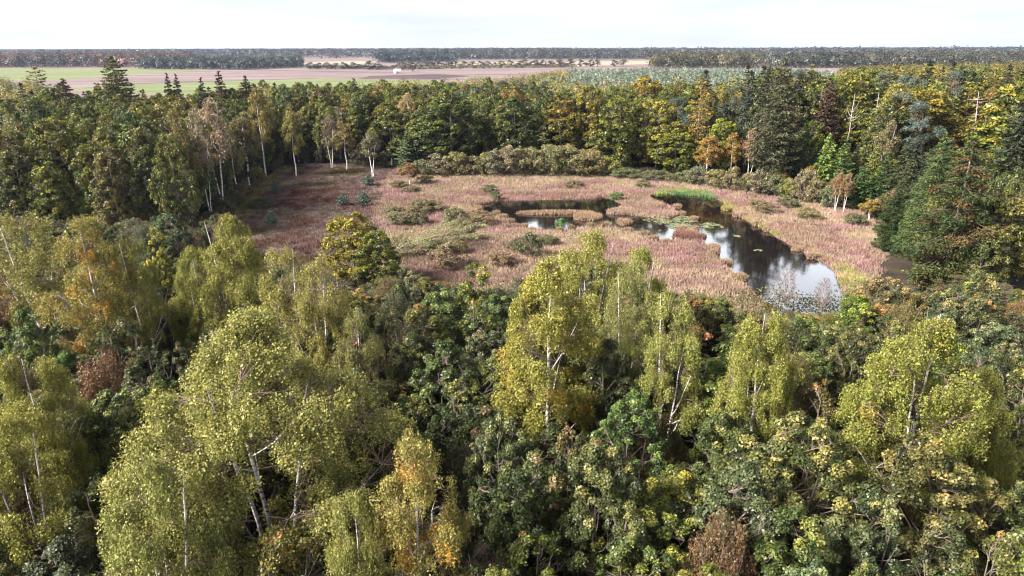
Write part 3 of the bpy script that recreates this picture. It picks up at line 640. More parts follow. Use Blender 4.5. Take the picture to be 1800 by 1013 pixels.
T('bare_shrub', twig_near[0], 1388, 468, 5, 38, label='bare pale twig shrub against the white reflection in the pond', cat='shrub')
T('bare_shrub', twig_near[0], 1452, 486, 4.2, 34, label='bare grey twig shrub where the right bank meets the front trees', cat='shrub')
# golden beech and dark bushes by the marsh
by_base('beech_tree', oak_mid[3], 625, 500, 376, 100, label='golden orange topped beech beside the heather clearing', color=(2.8, 1.95, .9), short='the golden beech')
by_base('beech_tree', oak_mid[3], 668, 510, 405, 80, label='green beech touching the golden beech on its right', color=(1.6, 1.5, .8))
for (u, vb, vt, wd, lab, col) in [
        (803, 402, 366, 55, 'grey green bush on the marsh left of the left pool', (.75, .8, .7)), (845, 396, 372, 60, 'dull mauve grey bush at the left end of the pool', (1.0, .8, .85)),
        (812, 425, 385, 50, 'dark leafless looking bush on the marsh behind the fallen larch', (.5, .5, .5)), (931, 452, 412, 48, 'dark bush on the marsh left of the pondside birch', (.45, .55, .4)),
        (745, 372, 352, 70, 'low olive bush on the marsh near the golden beech', (.95, .9, .8)), (700, 395, 372, 50, 'low grey green bush beside the golden beech', (.8, .85, .8)),
        (860, 340, 326, 30, 'dark small bush on the far side of the left pool', (.5, .65, .5)), (872, 352, 336, 22, 'dark green tuft bush at the water edge of the left pool', (.4, .6, .4)),
        (987, 402, 385, 22, 'bright green small bush between the left pool and the pondside birch', (.6, 1.3, .6)), (700, 450, 415, 60, 'pale grey willow bush in the marsh below the golden beech', (1.1, 1, 1)),
        (790, 470, 430, 70, 'dull pinkish willow bush left of the leafy green oak', (1.2, .95, .95)), (880, 465, 440, 60, 'low mauve bush above the leafy green oak', (1.1, .85, .9)),
        (1080, 352, 338, 30, 'tiny green bush by the narrow channel of the pond', (.6, 1, .6)), (1330, 365, 350, 40, 'grey pink bush on the marsh right of the pond', (1.1, .95, .95))]:
    by_base('willow_bush', random.choice(bush_mid), u, vb, vt, wd, label=lab, cat='bush', color=col)
wd_ = ['grey green', 'olive', 'mauve grey', 'dull green', 'pale olive']; wc_ = [(.8, .88, .8), (.95, .92, .7), (1.0, .85, .95), (.65, .75, .6), (1.15, 1.1, .9)]
lowb = [(722, 338), (735, 395), (800, 445), (760, 440), (905, 440), (700, 330), (745, 322), (1010, 330), (1130, 330), (1180, 320), (1350, 375), (1420, 385), (1500, 395), (1385, 365), (690, 375), (960, 430)]
lowb.sort()
for i, (u, vb) in enumerate(lowb):
    k = i % 5; vt = vb-random.uniform(9, 20)*(1 if vb < 400 else 1.4)
    place = 'left of the pond' if u < 900 else 'just behind the pond' if vb < 340 and u < 1200 else 'right of the pond' if u > 1200 else 'in front of the left pool'
    same = [j for j in range(len(lowb)) if j % 5 == k and (('left of the pond' if lowb[j][0] < 900 else 'just behind the pond' if lowb[j][1] < 340 and lowb[j][0] < 1200 else 'right of the pond' if lowb[j][0] > 1200 else 'in front of the left pool') == place)]
    o_ = '' if len(same) == 1 else ', '+['leftmost', 'second from left', 'third from left', 'fourth from left', 'fifth from left'][same.index(i)]+' of '+str(len(same))
    by_base('heath_bush', bush_mid[i % 2], u, vb, vt, (30 if vb < 350 else 45)*random.uniform(.8, 1.2), label=f'low {wd_[k]} heath bush {place}{o_}', cat='bush', group='low bushes scattered over the marsh', color=tuple(np.array(wc_[k])*.9))
# little pines on the heather
for (u, vb, vt, lab) in [(648, 327, 308, 'blue green young pine below the lone birch nearest the marsh'), (603, 362, 340, 'blue green young pine in the middle of the heather clearing'),
                         (640, 363, 336, 'blue green young pine at the right side of the heather clearing'), (478, 395, 372, 'blue green young pine low on the left of the clearing'),
                         (487, 342, 318, 'blue green young pine high on the left of the clearing')]:
    by_base('young_pine', small_pine[0], u, vb, vt, 24, label=lab, group='young pines on the heather', color=(1, 1, 1))
by_base('juniper_bush', bush_mid[1], 460, 368, 350, 42, label='dark flat bush on the left of the clearing', cat='bush', color=(.3, .45, .3))
# lone birches on the clearing
by_base('birch_tree', birch_mid[0], 521, 311, 182, 36, label='lone slim birch with white trunk standing on the heather clearing', color=(1.25, 1.2, .75), short='the lone birch')
by_base('birch_tree', birch_mid[1], 656, 311, 225, 38, label='slim pale birch at the right edge of the clearing before dark trees', color=(.85, .9, .75), short='the pale edge birch')
by_base('birch_tree', birch_mid[0], 610, 299, 208, 40, label='birch with dull orange crown between the lone birch and the pale edge birch', color=(1.1, .9, .75))
by_base('birch_tree', birch_mid[1], 584, 296, 195, 36, label='birch with brownish grey crown beside the dull orange birch', color=(.8, .7, .65))
by_base('birch_tree', birch_mid[0], 720, 326, 283, 36, label='tiny reddish birch with crooked white stems before the willow bushes', color=(1.3, .8, .8))
by_base('pine_tree', young_spruce[1], 718, 300, 235, 52, label='pale blue green pine left of the willow bush row', color=(1.1, 1.05, 1.5))
for (u, vb, vt, wd, lab, pr, col) in [
        (392, 368, 160, 62, 'tall half bare birch with whitish trunk in the wood left of the clearing', 1, (1.3, 1.1, 1.05)),
        (372, 382, 178, 44, 'thin pale birch just left of the tall half bare birch', 1, (1.1, 1.0, .95)), (418, 350, 200, 40, 'birch with leaning white trunk at the edge of the left wood', 0, (.9, .85, .8)),
        (440, 332, 190, 50, 'greyish birch crown behind the leaning white trunk', 0, (.75, .7, .65)), (468, 312, 145, 46, 'tall brown tinted birch near the corner of the clearing', 0, (1.1, .95, .7)),
        (300, 330, 180, 56, 'round pale olive birch crown in the left wood', 0, (1.0, .95, .7)), (340, 396, 185, 50, 'dull brown green birch in the left wood', 0, (.9, .8, .65))]:
    by_base('birch_tree', birch_mid[pr], u, vb, vt, wd, label=lab, color=col)
# far edge of the marsh: big round oaks and bushes
for (u, vb, vt, wd, lab, k, col) in [
        (1085, 302, 170, 92, 'large round mid green oak standing forward at the far edge of the marsh', 3, (1.75, 1.6, .95)),
        (1152, 301, 172, 84, 'round oak with pale yellow top right of the large round oak', 0, (2.6, 2.0, 1.1)),
        (1186, 309, 230, 76, 'low round yellow green oak at the right end of the marsh', 3, (2.1, 1.9, .8)),
        (795, 298, 165, 125, 'broadest dark green oak above the willow bushes', 0, (.95, 1.05, .8)),
        (905, 298, 176, 95, 'dark green oak right of the broadest dark oak', 1, (.9, .95, .8)),
        (690, 290, 182, 80, 'mid green oak behind the pale edge birch', 1, (1.3, 1.25, .8)),
        (750, 298, 190, 70, 'dark oak between the pale pine and the broadest dark oak', 2, (.9, 1.0, .7)),
        (985, 298, 168, 80, 'brownish olive oak behind the willow bush row', 2, (1.8, 1.3, .8)),
        (1030, 298, 150, 70, 'olive gold beech behind the large round oak', 0, (2.2, 1.6, .7)),
        (940, 298, 205, 60, 'shaded low oak above the right half of the willow bushes', 1, (.8, .85, .8)),
        (1262, 314, 210, 70, 'yellow green oak behind the orange birch', 3, (2.2, 2.1, .8)),
        (1590, 330, 155, 150, 'wide olive brown oak crown above the dead trunks in the right wood', 0, (2.3, 1.6, .9)),
        (1130, 262, 132, 80, 'orange gold beech above the yellow topped oak', 0, (3.0, 1.9, .9))]:
    by_base('oak_tree' if 'oak' in lab else 'beech_tree', oak_mid[k], u, vb, vt, wd, label=lab, color=col, short='the '+lab.split(' oak')[0].split(' beech')[0].replace('large ', '')+(' oak' if 'oak' in lab.split(' beech')[0] else ' beech') if len(lab.split()) < 12 else None)
cols_b = ['grey olive', 'olive', 'yellow green', 'mauve grey', 'dull green', 'pale olive', 'brownish']
ccol = [(.9, .9, .95), (1.0, 1.0, .8), (1.35, 1.4, .6), (1.05, .93, 1.0), (.7, .85, .75), (1.2, 1.15, .85), (1.15, 1.0, .85)]
row = [(770, 309, 272, 46, 3), (798, 309, 268, 44, 5), (832, 309, 276, 36, 6), (852, 309, 270, 22, 2), (872, 309, 266, 50, 0), (902, 309, 258, 55, 3), (935, 309, 262, 50, 5),
       (962, 309, 256, 60, 1), (1000, 309, 258, 58, 5), (1032, 309, 264, 60, 6), (1062, 309, 276, 48, 2), (745, 309, 282, 34, 4)]
for i, (u, vb, vt, wd, c) in enumerate(sorted(row)):
    by_base('willow_bush', bush_mid[i % 2], u, vb, vt, wd*1.15, label=f'{cols_b[c]} willow bush, number {["one","two","three","four","five","six","seven","eight","nine","ten","eleven","twelve"][i]} from the left in the row behind the marsh',
            cat='bush', group='row of willow bushes behind the marsh', color=ccol[c])
rowr = [(1205, 322, 300, 40, 4), (1228, 326, 296, 36, 0), (1262, 332, 300, 40, 5), (1288, 335, 296, 36, 6), (1316, 338, 306, 34, 1), (1340, 342, 298, 44, 3), (1362, 345, 308, 40, 4),
        (1385, 350, 316, 30, 2), (1410, 354, 300, 40, 3), (1432, 358, 318, 38, 6), (1455, 366, 328, 34, 4), (1240, 318, 284, 44, 4), (1100, 312, 296, 60, 4), (1150, 316, 300, 50, 4), (1540, 385, 350, 40, 3)]
for i, (u, vb, vt, wd, c) in enumerate(rowr):
    k = ["first", "second", "third", "fourth", "fifth", "sixth", "seventh", "eighth", "ninth", "tenth", "eleventh"]
    lab = f'{cols_b[c]} bush, {k[i]} from the left along the right edge of the marsh' if i < 11 else ['dull green bush behind the first bushes of the right marsh edge', 'low grey green bush below the large round oak', 'low dull green bush below the yellow topped oak', 'mauve grey bush at the foot of the big spruce wood'][i-11]
    by_base('willow_bush', bush_mid[i % 2], u, vb, vt, wd*1.15, label=lab, cat='bush', group='bushes along the right edge of the marsh' if i < 11 else None, color=ccol[c])
# right side of the marsh
for (u, vb, vt, wd, lab, col, k) in [
        (1467, 372, 298, 26, 'dull orange birch, left one of the pair of white trunks on the marsh edge', (1.3, .9, .7), 1), (1482, 374, 300, 26, 'slender birch, right one of the pair of white trunks on the marsh edge', (1.3, .95, .7), 1),
        (1526, 388, 348, 36, 'small yellow brown birch on the marsh edge right of the white pair', (1.5, 1.15, .7), 0), (1240, 322, 235, 50, 'orange brown birch at the right end of the marsh', (1.6, 1.0, .65), 0),
        (1282, 322, 228, 36, 'slim birch with orange leaves right of the orange brown birch', (1.4, 1.0, .65), 0), (1315, 325, 220, 34, 'pinkish brown birch before the green young spruces', (1.3, .9, .8), 1),
        (1420, 345, 288, 34, 'dull orange birch between young spruces and marsh', (1.4, 1.0, .7), 0), (1562, 388, 330, 26, 'thin pinkish birch at the dark wood edge', (1.2, .8, .8), 1)]:
    by_base('birch_tree', birch_mid[k], u, vb, vt, wd, label=lab, color=col)
for (u, vb, vt, wd, lab, col, k) in [
        (1374, 330, 218, 40, 'bright green young spruce, leftmost of the four above the marsh edge', (1, 1, .8), 0), (1402, 335, 214, 46, 'bright green young spruce, second of the four above the marsh edge', (1.1, 1.1, .85), 1),
        (1444, 345, 236, 50, 'bright green young spruce, third of the four above the marsh edge', (1.15, 1.15, .8), 0), (1472, 350, 246, 46, 'bright green young spruce, rightmost of the four above the marsh edge', (.95, 1.05, .8), 1),
        (1210, 240, 176, 32, 'narrow yellow green spruce behind the yellow topped oak', (1.15, 1.0, .7), 0), (1256, 245, 174, 30, 'narrow yellow green spruce above the yellow green oak', (1.1, 1.0, .7), 1),
        (1508, 370, 290, 50, 'dark green young spruce right of the pair of white trunks', (.35, .5, .45), 0), (1545, 375, 270, 55, 'very dark spruce at the corner of the marsh', (.3, .42, .38), 1)]:
    by_base('spruce_tree', young_spruce[k], u, vb, vt, wd, label=lab, color=col)
BS = big_spruce
by_base('spruce_tree', BS[0], 1655, 510, 238, 180, rot=.3, label='largest spruce, ragged brown and green with its bare grey trunk showing', short='the largest spruce')
by_base('spruce_tree', BS[1], 1618, 462, 232, 110, rot=.3, label='fresh green spruce behind the left side of the largest spruce', short='the fresh green spruce')
by_base('spruce_tree', BS[1], 1732, 470, 300, 110, rot=1.3, label='lighter green spruce right of the largest spruce', color=(1.0, .9, .7))
by_base('spruce_tree', BS[2], 1790, 470, 212, 110, rot=2.3, label='tall brownish spruce at the right border', short='the brownish border spruce')
by_base('spruce_tree', BS[1], 1560, 440, 330, 70, rot=2.3, label='low dark spruce at the left foot of the largest spruce', color=(.5, .55, .5))
by_base('larch_tree', larch_mid[1], 1797, 475, 345, 80, label='small bare stemmed larch in front of the brownish border spruce', color=(.8, .8, .7))
by_base('spruce_tree', wide_conifer[1], 1436, 318, 138, 58, label='purplish dark spruce right of the tallest dark spruce', color=(1.5, .8, .85))
by_base('spruce_tree', wide_conifer[1], 1590, 345, 175, 56, label='dark green spruce standing between the dead trees and the largest spruce', color=(.8, .9, .8))
by_base('spruce_tree', wide_conifer[1], 1402, 308, 128, 50, label='slim dark spruce just left of the purplish dark spruce', color=(.8, .85, .8))
# dead and standing trunks in the right wood
D = dead_trees
for (u, vb, vt, lab, k) in [(1483, 292, 165, 'dead tree with upswept bare branches in the right wood', 0), (1523, 295, 163, 'dead tree with crossed bare top right of the upswept one', 1),
                            (1546, 270, 138, 'thin dead trunk poking above the olive canopy', 1), (1706, 300, 160, 'dead trunk on the right, shorter of the bare pair', 1), (1740, 300, 138, 'tall leaning dead trunk on the right', 1)]:
    e = by_base('dead_tree', D[k], u, vb, vt, None, label=lab, parts=('trunk', 'crown'), taken=2.5)
    if u > 1700: e.rotation_euler.y = R_(6)
# tall conifers that break the canopy
for (u, v, H, wd, lab, pr, col) in [
        (195, 100, 26, 105, 'great spreading dark conifer standing above the left wood before the fields', wide_conifer[0], (1.5, 1.35, .9)),
        (292, 128, 22.5, 30, 'narrow black spruce before the pink field, left one of the twin', wide_conifer[1], (.45, .5, .5)), (308, 130, 22, 30, 'narrow black spruce before the pink field, right one of the twin', wide_conifer[1], (.45, .5, .5)),
        (383, 125, 22.5, 44, 'brown topped spruce above the left wood, right of the black twin', wide_conifer[1], (1.5, 1.0, .8)), (352, 136, 21.5, 34, 'small dark spruce between the black twin and the brown topped spruce', wide_conifer[1], (.5, .5, .5)),
        (430, 133, 21.5, 44, 'dark bushy spruce on the skyline of the left wood near the field', wide_conifer[1], (.8, .7, .6)), (110, 138, 21, 60, 'brown green spruce left of the great spreading conifer', wide_conifer[1], (1.6, 1.1, .8)),
        (1380, 103, 25.8, 105, 'tallest dark spruce on the skyline of the right wood', wide_conifer[0], (1.1, 1.0, 1.1)), (1325, 130, 22.3, 60, 'blue grey spruce left of the tallest dark spruce', wide_conifer[1], (1.0, 1.2, 1.4)),
        (670, 138, 19, 46, 'pinkish brown larch with a bare lower trunk above the middle oaks', larch_mid[1], (1.1, .8, 1.2)),
        (622, 138, 20, 40, 'scraggy green spruce beside the green field', wide_conifer[1], (1.5, 1.5, 1.0)), (1295, 150, 19.3, 44, 'pine with a tall reddish trunk in the right wood', pine_mid[0], (1.2, 1.1, 1.0)),
        (715, 157, 18, 34, 'pale heart shaped birch crown above the middle oaks', birch_mid[1], (2.0, 1.6, 1.1)), (1235, 135, 21.6, 60, 'orange olive larch left of the blue grey spruce', larch_mid[0], (1.3, 1.1, 1.0)),
        (1352, 118, 24, 50, 'slim dark spruce tucked between the blue grey spruce and the tallest dark spruce', wide_conifer[1], (.9, .95, .9)), (1408, 128, 22.5, 44, 'dark spruce pressed against the right side of the tallest dark spruce', wide_conifer[1], (.8, .8, .8)),
        (60, 118, 22, 60, 'brown green spruce crown on the skyline near the left border', larch_mid[1], (.75, .75, .9))]:
    k = lab.split()[-1]
    kind = 'birch_tree' if 'birch' in lab else 'larch_tree' if 'larch' in lab else 'pine_tree' if lab.startswith('pine') else 'conifer_tree' if 'conifer' in lab[:30] else 'spruce_tree'
    by_top(kind, pr, u, v, H, wd, label=lab, color=col)

# fallen larch whose lichened branches arch over the marsh
fl = bpy.data.objects.new('fallen_larch', None); C.objects.link(fl); a = W(648, 470); fl.location = a
fl['label'] = 'toppled larch, long arching yellow green branches spread over the marsh'; fl['category'] = 'fallen tree'
end = W(830, 430)-a; pathsF = [(curve((0, 0, .5), (end[0], end[1], 1.6), lift=1.2, k=9), np.linspace(.2, .04, 9))]; PL = []
for i in range(34):
    s = .05+.9*i/34; base = np.array([end[0]*s, end[1]*s, .7+1.2*4*s*(1-s)*.8]); an = rng.uniform(-.5, .9); Lb = rng.uniform(4, 8.5)*(1.1-.5*s)
    d = np.array([math.cos(an), math.sin(an)]); hh = rng.uniform(.9, 3.4); kk = np.linspace(0, 1, 8)
    p = np.stack([base[0]+d[0]*Lb*kk, base[1]+d[1]*Lb*kk, base[2]+hh*np.sin(kk*2.0)], 1); pathsF.append((p, np.linspace(.05, .012, 8)))
    m = 240; u = rng.random(m); q = np.array([np.interp(u, kk, p[:, j]) for j in range(3)]).T; q += rng.normal(size=(m, 3))*.10; q[:, 2] -= rng.random(m)*.25; PL.append(q)
v, q = tubes(pathsF, 5); g = bpy.data.objects.new('trunk', mesh('fallen_trunk', v, q, mats=[M_oakbark], smooth=True)); C.objects.link(g); g.parent = fl
PL = np.concatenate(PL); v, q, c = leaves(PL, rdir(len(PL))+np.array([0, 0, .5]), .14, .5, pal(len(PL), [(.30, .30, .10), (.42, .40, .17)]))
g = bpy.data.objects.new('foliage', mesh('fallen_foliage', v, q, c, [M_leaf])); C.objects.link(g); g.parent = fl

# ================================================================== FILL TREES, each one a thing of its own
def in_view(x, y, H, m=60):
    u0, v0 = UV((x, y, H)); u1, v1 = UV((x, y, H*.3))
    return y > 4 and -m < u0 < 1800+m and v0 < 1013+m
def scatter(poly, step, jit=.38):
    lo, hi = poly.min(0), poly.max(0); xs = np.arange(lo[0], hi[0], step); ys = np.arange(lo[1], hi[1], step*.87); out = []
    for j, y in enumerate(ys):
        X = xs+(j % 2)*step/2; P = np.stack([X+rng.normal(size=len(X))*step*jit*.6, np.full(len(X), y)+rng.normal(size=len(X))*step*jit*.6], 1); out.append(P)
    P = np.concatenate(out); return P[inside(P, poly)]
def free(x, y, r):
    return all((x-a)**2+(y-b)**2 > (r+c)**2*.55 for a, b, c in TAKEN)
FILL = []        # (object, zone, colour word, size word, species word)
def skyline(tab, u):
    return np.interp(u, [a for a, _ in tab], [b for _, b in tab])
def tall_word(H, lo, hi): return 'low' if H < lo else 'tall' if H > hi else 'middling'

# ---- front wood (12 to 75 m away)
FRONT = [(0, 420), (100, 440), (250, 440), (300, 450), (450, 460), (560, 490), (600, 500), (700, 470), (760, 490), (850, 490), (900, 490), (960, 480), (1050, 450), (1150, 490), (1200, 505), (1250, 520),
         (1330, 535), (1480, 545), (1500, 505), (1560, 500), (1700, 480), (1800, 490)]
VARN = [('dark green', (1.0, 1.05, .8), .40), ('dull green', (1.1, 1.1, 1.0), .16), ('grey green', (1.1, 1.15, 1.3), .12), ('olive', (1.6, 1.3, .8), .12), ('yellow green', (1.6, 1.6, .8), .12),
        ('rusty brown', (1.95, 1.15, .95), .09)]
front_poly = np.array([(-14, 11), (14, 11), (58, 70), (50, 74), (-36, 78), (-42, 97), (-95, 99)])
def pick(tab):
    r = rng.random()*sum(t[2] for t in tab)
    for t in tab:
        r -= t[2]
        if r <= 0: return t
    return tab[0]
for (x, y) in scatter(front_poly, 3.7):
    u, _ = UV((x, y, 7)); 
    if not -90 < u < 1890: continue
    cap = height_at(x, y, skyline(FRONT, u)+rng.uniform(0, 30) if y < 79 else rng.uniform(378, 402))
    H = min(rng.uniform(7.0, 10.5), cap)
    if H < 2.6: continue
    r = rng.uniform(1.9, 2.9)*(.6+.4*min(1, H/8))
    if not free(x, y, r*.55): continue
    if UV((x, y, H))[1] > 1090: continue
    cw, cc, _ = pick(VARN); kind = 'oak_tree'; pr = random.choice(ON); sp = 'oak'
    q = rng.random()
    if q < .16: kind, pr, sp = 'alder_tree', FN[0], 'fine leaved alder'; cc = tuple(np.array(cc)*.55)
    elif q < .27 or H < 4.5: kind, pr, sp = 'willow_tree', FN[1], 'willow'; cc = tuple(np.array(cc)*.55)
    j = np.exp(rng.normal(size=3)*.08)
    e = put(kind, pr, x, y, H, r, color=tuple(np.array(cc)*j), taken=r*.55)
    FILL.append((e, 'front', cw, tall_word(H, 7.5, 9.6), sp))

# ---- the wood round the clearing and the marsh
EDGE = [(-700, 430), (0, 428), (330, 420), (395, 388), (432, 332), (497, 291), (560, 286), (700, 294), (760, 297), (1090, 297), (1170, 298), (1215, 302), (1260, 318), (1400, 345), (1500, 362),
        (1560, 382), (1585, 430), (1640, 500), (1720, 530), (2100, 620)]
BACKV = [(-400, 128), (0, 128), (60, 132), (100, 146), (250, 156), (300, 156), (400, 147), (500, 144), (600, 140), (700, 135), (760, 129), (850, 128), (1000, 122), (1200, 120), (1400, 120), (1600, 112), (1800, 108), (2200, 108)]
wE = WP(EDGE)
far = []
for u in range(-400, 2201, 100):
    v = skyline(BACKV, u); p = W(u, v, 12.5 if 950 < u < 1480 else 17.5); far.append(p[:2])
far = np.array(far)
wood = np.concatenate([wE, far[::-1]])
P = scatter(wood, 5.2, .5); dd = edge_dist(P, np.concatenate([wE, wE[::-1]]))
MIDV = [('dark green', (.95, .97, .75), .30), ('mid green', (1.3, 1.28, .8), .22), ('yellow green', (1.65, 1.52, .8), .18), ('olive', (1.6, 1.42, .8), .16), ('brownish', (1.6, 1.25, 1.0), .06), ('grey green', (1.2, 1.2, 1.3), .08)]
CONV = [('dark green', (.9, .95, .9), .5), ('blue green', (.9, 1.15, 1.3), .2), ('brown green', (1.6, 1.2, .9), .3)]
LARV = [('olive', (.8, .9, .9), .4), ('gold', (1.05, 1.0, .8), .2), ('rusty', (1.2, .95, .9), .06), ('green gold', (.85, 1.05, .8), .15)]
order = np.argsort(np.hypot(P[:, 0], P[:, 1])); deep = []
for i in order:
    x, y = P[i]; d = math.hypot(x, y); u, v = UV((x, y, 17))
    if not -80 < u < 1880: continue
    if d > 245 and dd[i] > 18: deep.append((x, y, u)) if rng.random() < .66 else None; continue
    if 960 < u < 1480 and d > 212 and dd[i] > 18: deep.append((x, y, u)); continue
    zone = 'left' if u < 600 else 'middle' if u < 1180 else 'right'
    f = fnoise(np.array([x+300]), np.array([y]), 38.)[0]; q = rng.random()
    edge = dd[i] < 7
    if zone == 'left' and edge and u < 380: sp = 'oak'
    elif zone == 'left': sp = 'oak' if q < .74 else 'birch' if q < .88 else 'spruce' if q < .93 else 'larch'
    elif zone == 'middle': sp = ('oak' if q < .62 else 'larch' if q < .85 else 'birch' if q < .93 else 'pine') if dd[i] > 22 else ('oak' if q < .85 else 'birch')
    else: sp = ('larch' if q < (.3+f*.75) else 'oak' if q < .82 else 'spruce' if q < .9 else 'pine') if dd[i] > 28 else ('oak' if q < .32 else 'youngspruce' if q < .5 else 'spruce' if q < .78 else 'birch' if q < .88 else 'pine')
    if u > 1560 and d < 140 and sp in ('pine', 'birch', 'youngspruce'): sp = 'spruce'
    H = rng.uniform(14, 18) if dd[i] > 6 else rng.uniform(11, 16)
    if zone == 'right': H *= np.interp(dd[i], [0, 8, 20, 60], [.7, .95, 1.15, 1.15])
    if zone == 'right' and d > 200: H = rng.uniform(17, 21)
    if u > 1330 and dd[i] > 9: H = rng.uniform(18, 23.5)
    cap = height_at(x, y, skyline(BACKV, u)-4+rng.uniform(-6, 8)); H = min(H, max(cap, 9))
    if d > 380: continue
    for (ua, ub, vc, dm) in [(1445, 1562, 265, 194), (1660, 1785, 262, 212), (375, 450, 345, 150), (1200, 1455, 215, 160), (1040, 1200, 270, 172)]:
        if ua < u < ub and d < dm: H = min(H, height_at(x, y, vc))
    if H < 3: continue
    r = rng.uniform(3.2, 4.8)*max(H, 9)/17
    if sp == 'oak': pr, tab, kind = (oak_mid[3] if edge and u < 400 else random.choice(oak_mid)), MIDV, 'broadleaf_tree'
    elif sp == 'birch': pr, tab, kind, r = random.choice(birch_mid), [('yellow green', (1.1, 1.1, .7), .4), ('brownish', (.9, .8, .7), .4), ('pale', (1.4, 1.25, 1.0), .2)], 'birch_tree', rng.uniform(2.2, 3.1)
    elif sp == 'spruce': pr, tab, kind, H = random.choice(spruce_mid), CONV, 'spruce_tree', min(H*1.12, max(cap, 9))
    elif sp == 'youngspruce': pr, tab, kind, H, r = random.choice(young_spruce), [('bright green', (1, 1, .8), .5), ('mid green', (.7, .8, .75), .5)], 'spruce_tree', rng.uniform(8, 13), rng.uniform(1.8, 2.8)
    elif sp == 'pine': pr, tab, kind, r = random.choice(pine_mid), [('grey green', (1.1, 1.1, 1.1), .6), ('blue green', (.8, 1, 1.1), .4)], 'pine_tree', rng.uniform(2.4, 3.4)
    else: pr, tab, kind = random.choice(larch_mid), LARV, 'larch_tree'
    if not free(x, y, 1.6): continue
    cw, cc, _ = pick(tab)
    if kind == 'broadleaf_tree': kind, sp = ('beech_tree', 'beech') if cw in ('olive', 'brownish') else ('oak_tree', 'oak') if cw in ('yellow green', 'grey green') else (kind, 'broadleaf tree')
    j = np.exp(rng.normal(size=3)*.10)
    e = put(kind, pr, x, y, H, r, color=tuple(np.array(cc)*j), taken=.8)
    FILL.append((e, zone+(' edge' if dd[i] < 14 else ' inner'), cw, tall_word(H, 13, 16.3), sp.replace('youngspruce', 'young spruce')))

# low bushes and saplings along the wood's foot
for i in range(len(wE)-1):
    a, b = wE[i], wE[i+1]; n = int(np.linalg.norm(b-a)/5.5)
    for k in range(n):
        q = a+(b-a)*(k+rng.random())/n+rng.normal(size=2)*1.2; u, v = UV((q[0], q[1], 2))
        if not -40 < u < 1840 or (730 < u < 1300) : continue
        cw, cc, _ = pick(MIDV); H = rng.uniform(2.2, 5.0)
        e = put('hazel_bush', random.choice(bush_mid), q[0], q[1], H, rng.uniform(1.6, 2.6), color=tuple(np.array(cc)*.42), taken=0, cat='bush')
        FILL.append((e, 'foot', cw, 'low' if H < 3.5 else 'tall', 'bush'))

# ---- labels that single the fill trees out: by look, then by the named tree they stand next to
from collections import defaultdict
def describe(e, zone, cw, tw, sp):
    x, y = e.location.x, e.location.y; u, v = UV((x, y, 6))
    tw = {'low': 'low ', 'tall': 'tall ', 'middling': ''}[tw]
    near = sorted(HEROES, key=lambda h: (h[0]-x)**2+(h[1]-y)**2)[0]; dn = math.hypot(near[0]-x, near[1]-y)
    if dn < (9 if zone == 'front' else 14):
        uh = UV((near[0], near[1], 6))[0]; side = 'right of' if u > uh+22 else 'left of' if u < uh-22 else ('behind' if y > near[1] else 'in front of')
        return f'{tw}{cw} {sp} {side} {near[2]}'
    th = 'left' if u < 600 else 'middle' if u < 1200 else 'right'
    z = {'front': f'in the {th} third of the dense front wood', 'left edge': 'on the shaded edge of the wood left of the clearing', 'left inner': 'in the canopy of the left wood',
         'middle edge': 'at the front of the wood behind the marsh', 'middle inner': 'in the canopy behind the marsh', 'right edge': 'at the front of the wood right of the pond',
         'right inner': 'in the canopy of the right wood', 'foot': f'at the foot of the trees on the {th}'}[zone]
    if zone in ('left inner', 'middle inner', 'right inner'):
        d = math.hypot(x, y); z += ', far back' if d > 215 else ', towards the front' if d < 170 else ', halfway back'
    if zone == 'front':
        z += ', close by' if y < 30 else ', near the marsh side' if y > 52 else ', halfway in'
    return f'{tw}{cw} {sp} {z}'
by = defaultdict(list)
for t in FILL: by[describe(*t)].append(t[0])
ORD = {2: ['left one of two', 'right one of two'], 3: ['left one of three', 'middle one of three', 'right one of three'], 4: ['first of four from the left', 'second of four from the left', 'third of four from the left', 'last of four from the left']}
for lab, obs in by.items():
    obs.sort(key=lambda o: UV(o.location)[0])
    n = len(obs)
    for i, o in enumerate(obs):
        o['group'] = (lab if n > 4 else {'oak_tree': 'oaks of the wood', 'beech_tree': 'beeches of the wood', 'broadleaf_tree': 'broadleaf trees of the wood', 'birch_tree': 'birches of the wood', 'spruce_tree': 'spruces of the wood', 'larch_tree': 'larches of the wood', 'pine_tree': 'pines of the wood',
                      'alder_tree': 'alders under the birches', 'willow_tree': 'willows under the birches', 'hazel_bush': 'bushes at the foot of the wood'}[o.name.split('.')[0]])
        s = lab+(', '+ORD[n][i] if 1 < n <= 4 else '')
        if len(s.split()) > 16: s = ' '.join(s.replace(' dense', '').replace('third of the', 'third of').replace('of the wood ', '').replace(' from the left', '').split()[:16])
        o['label'] = s

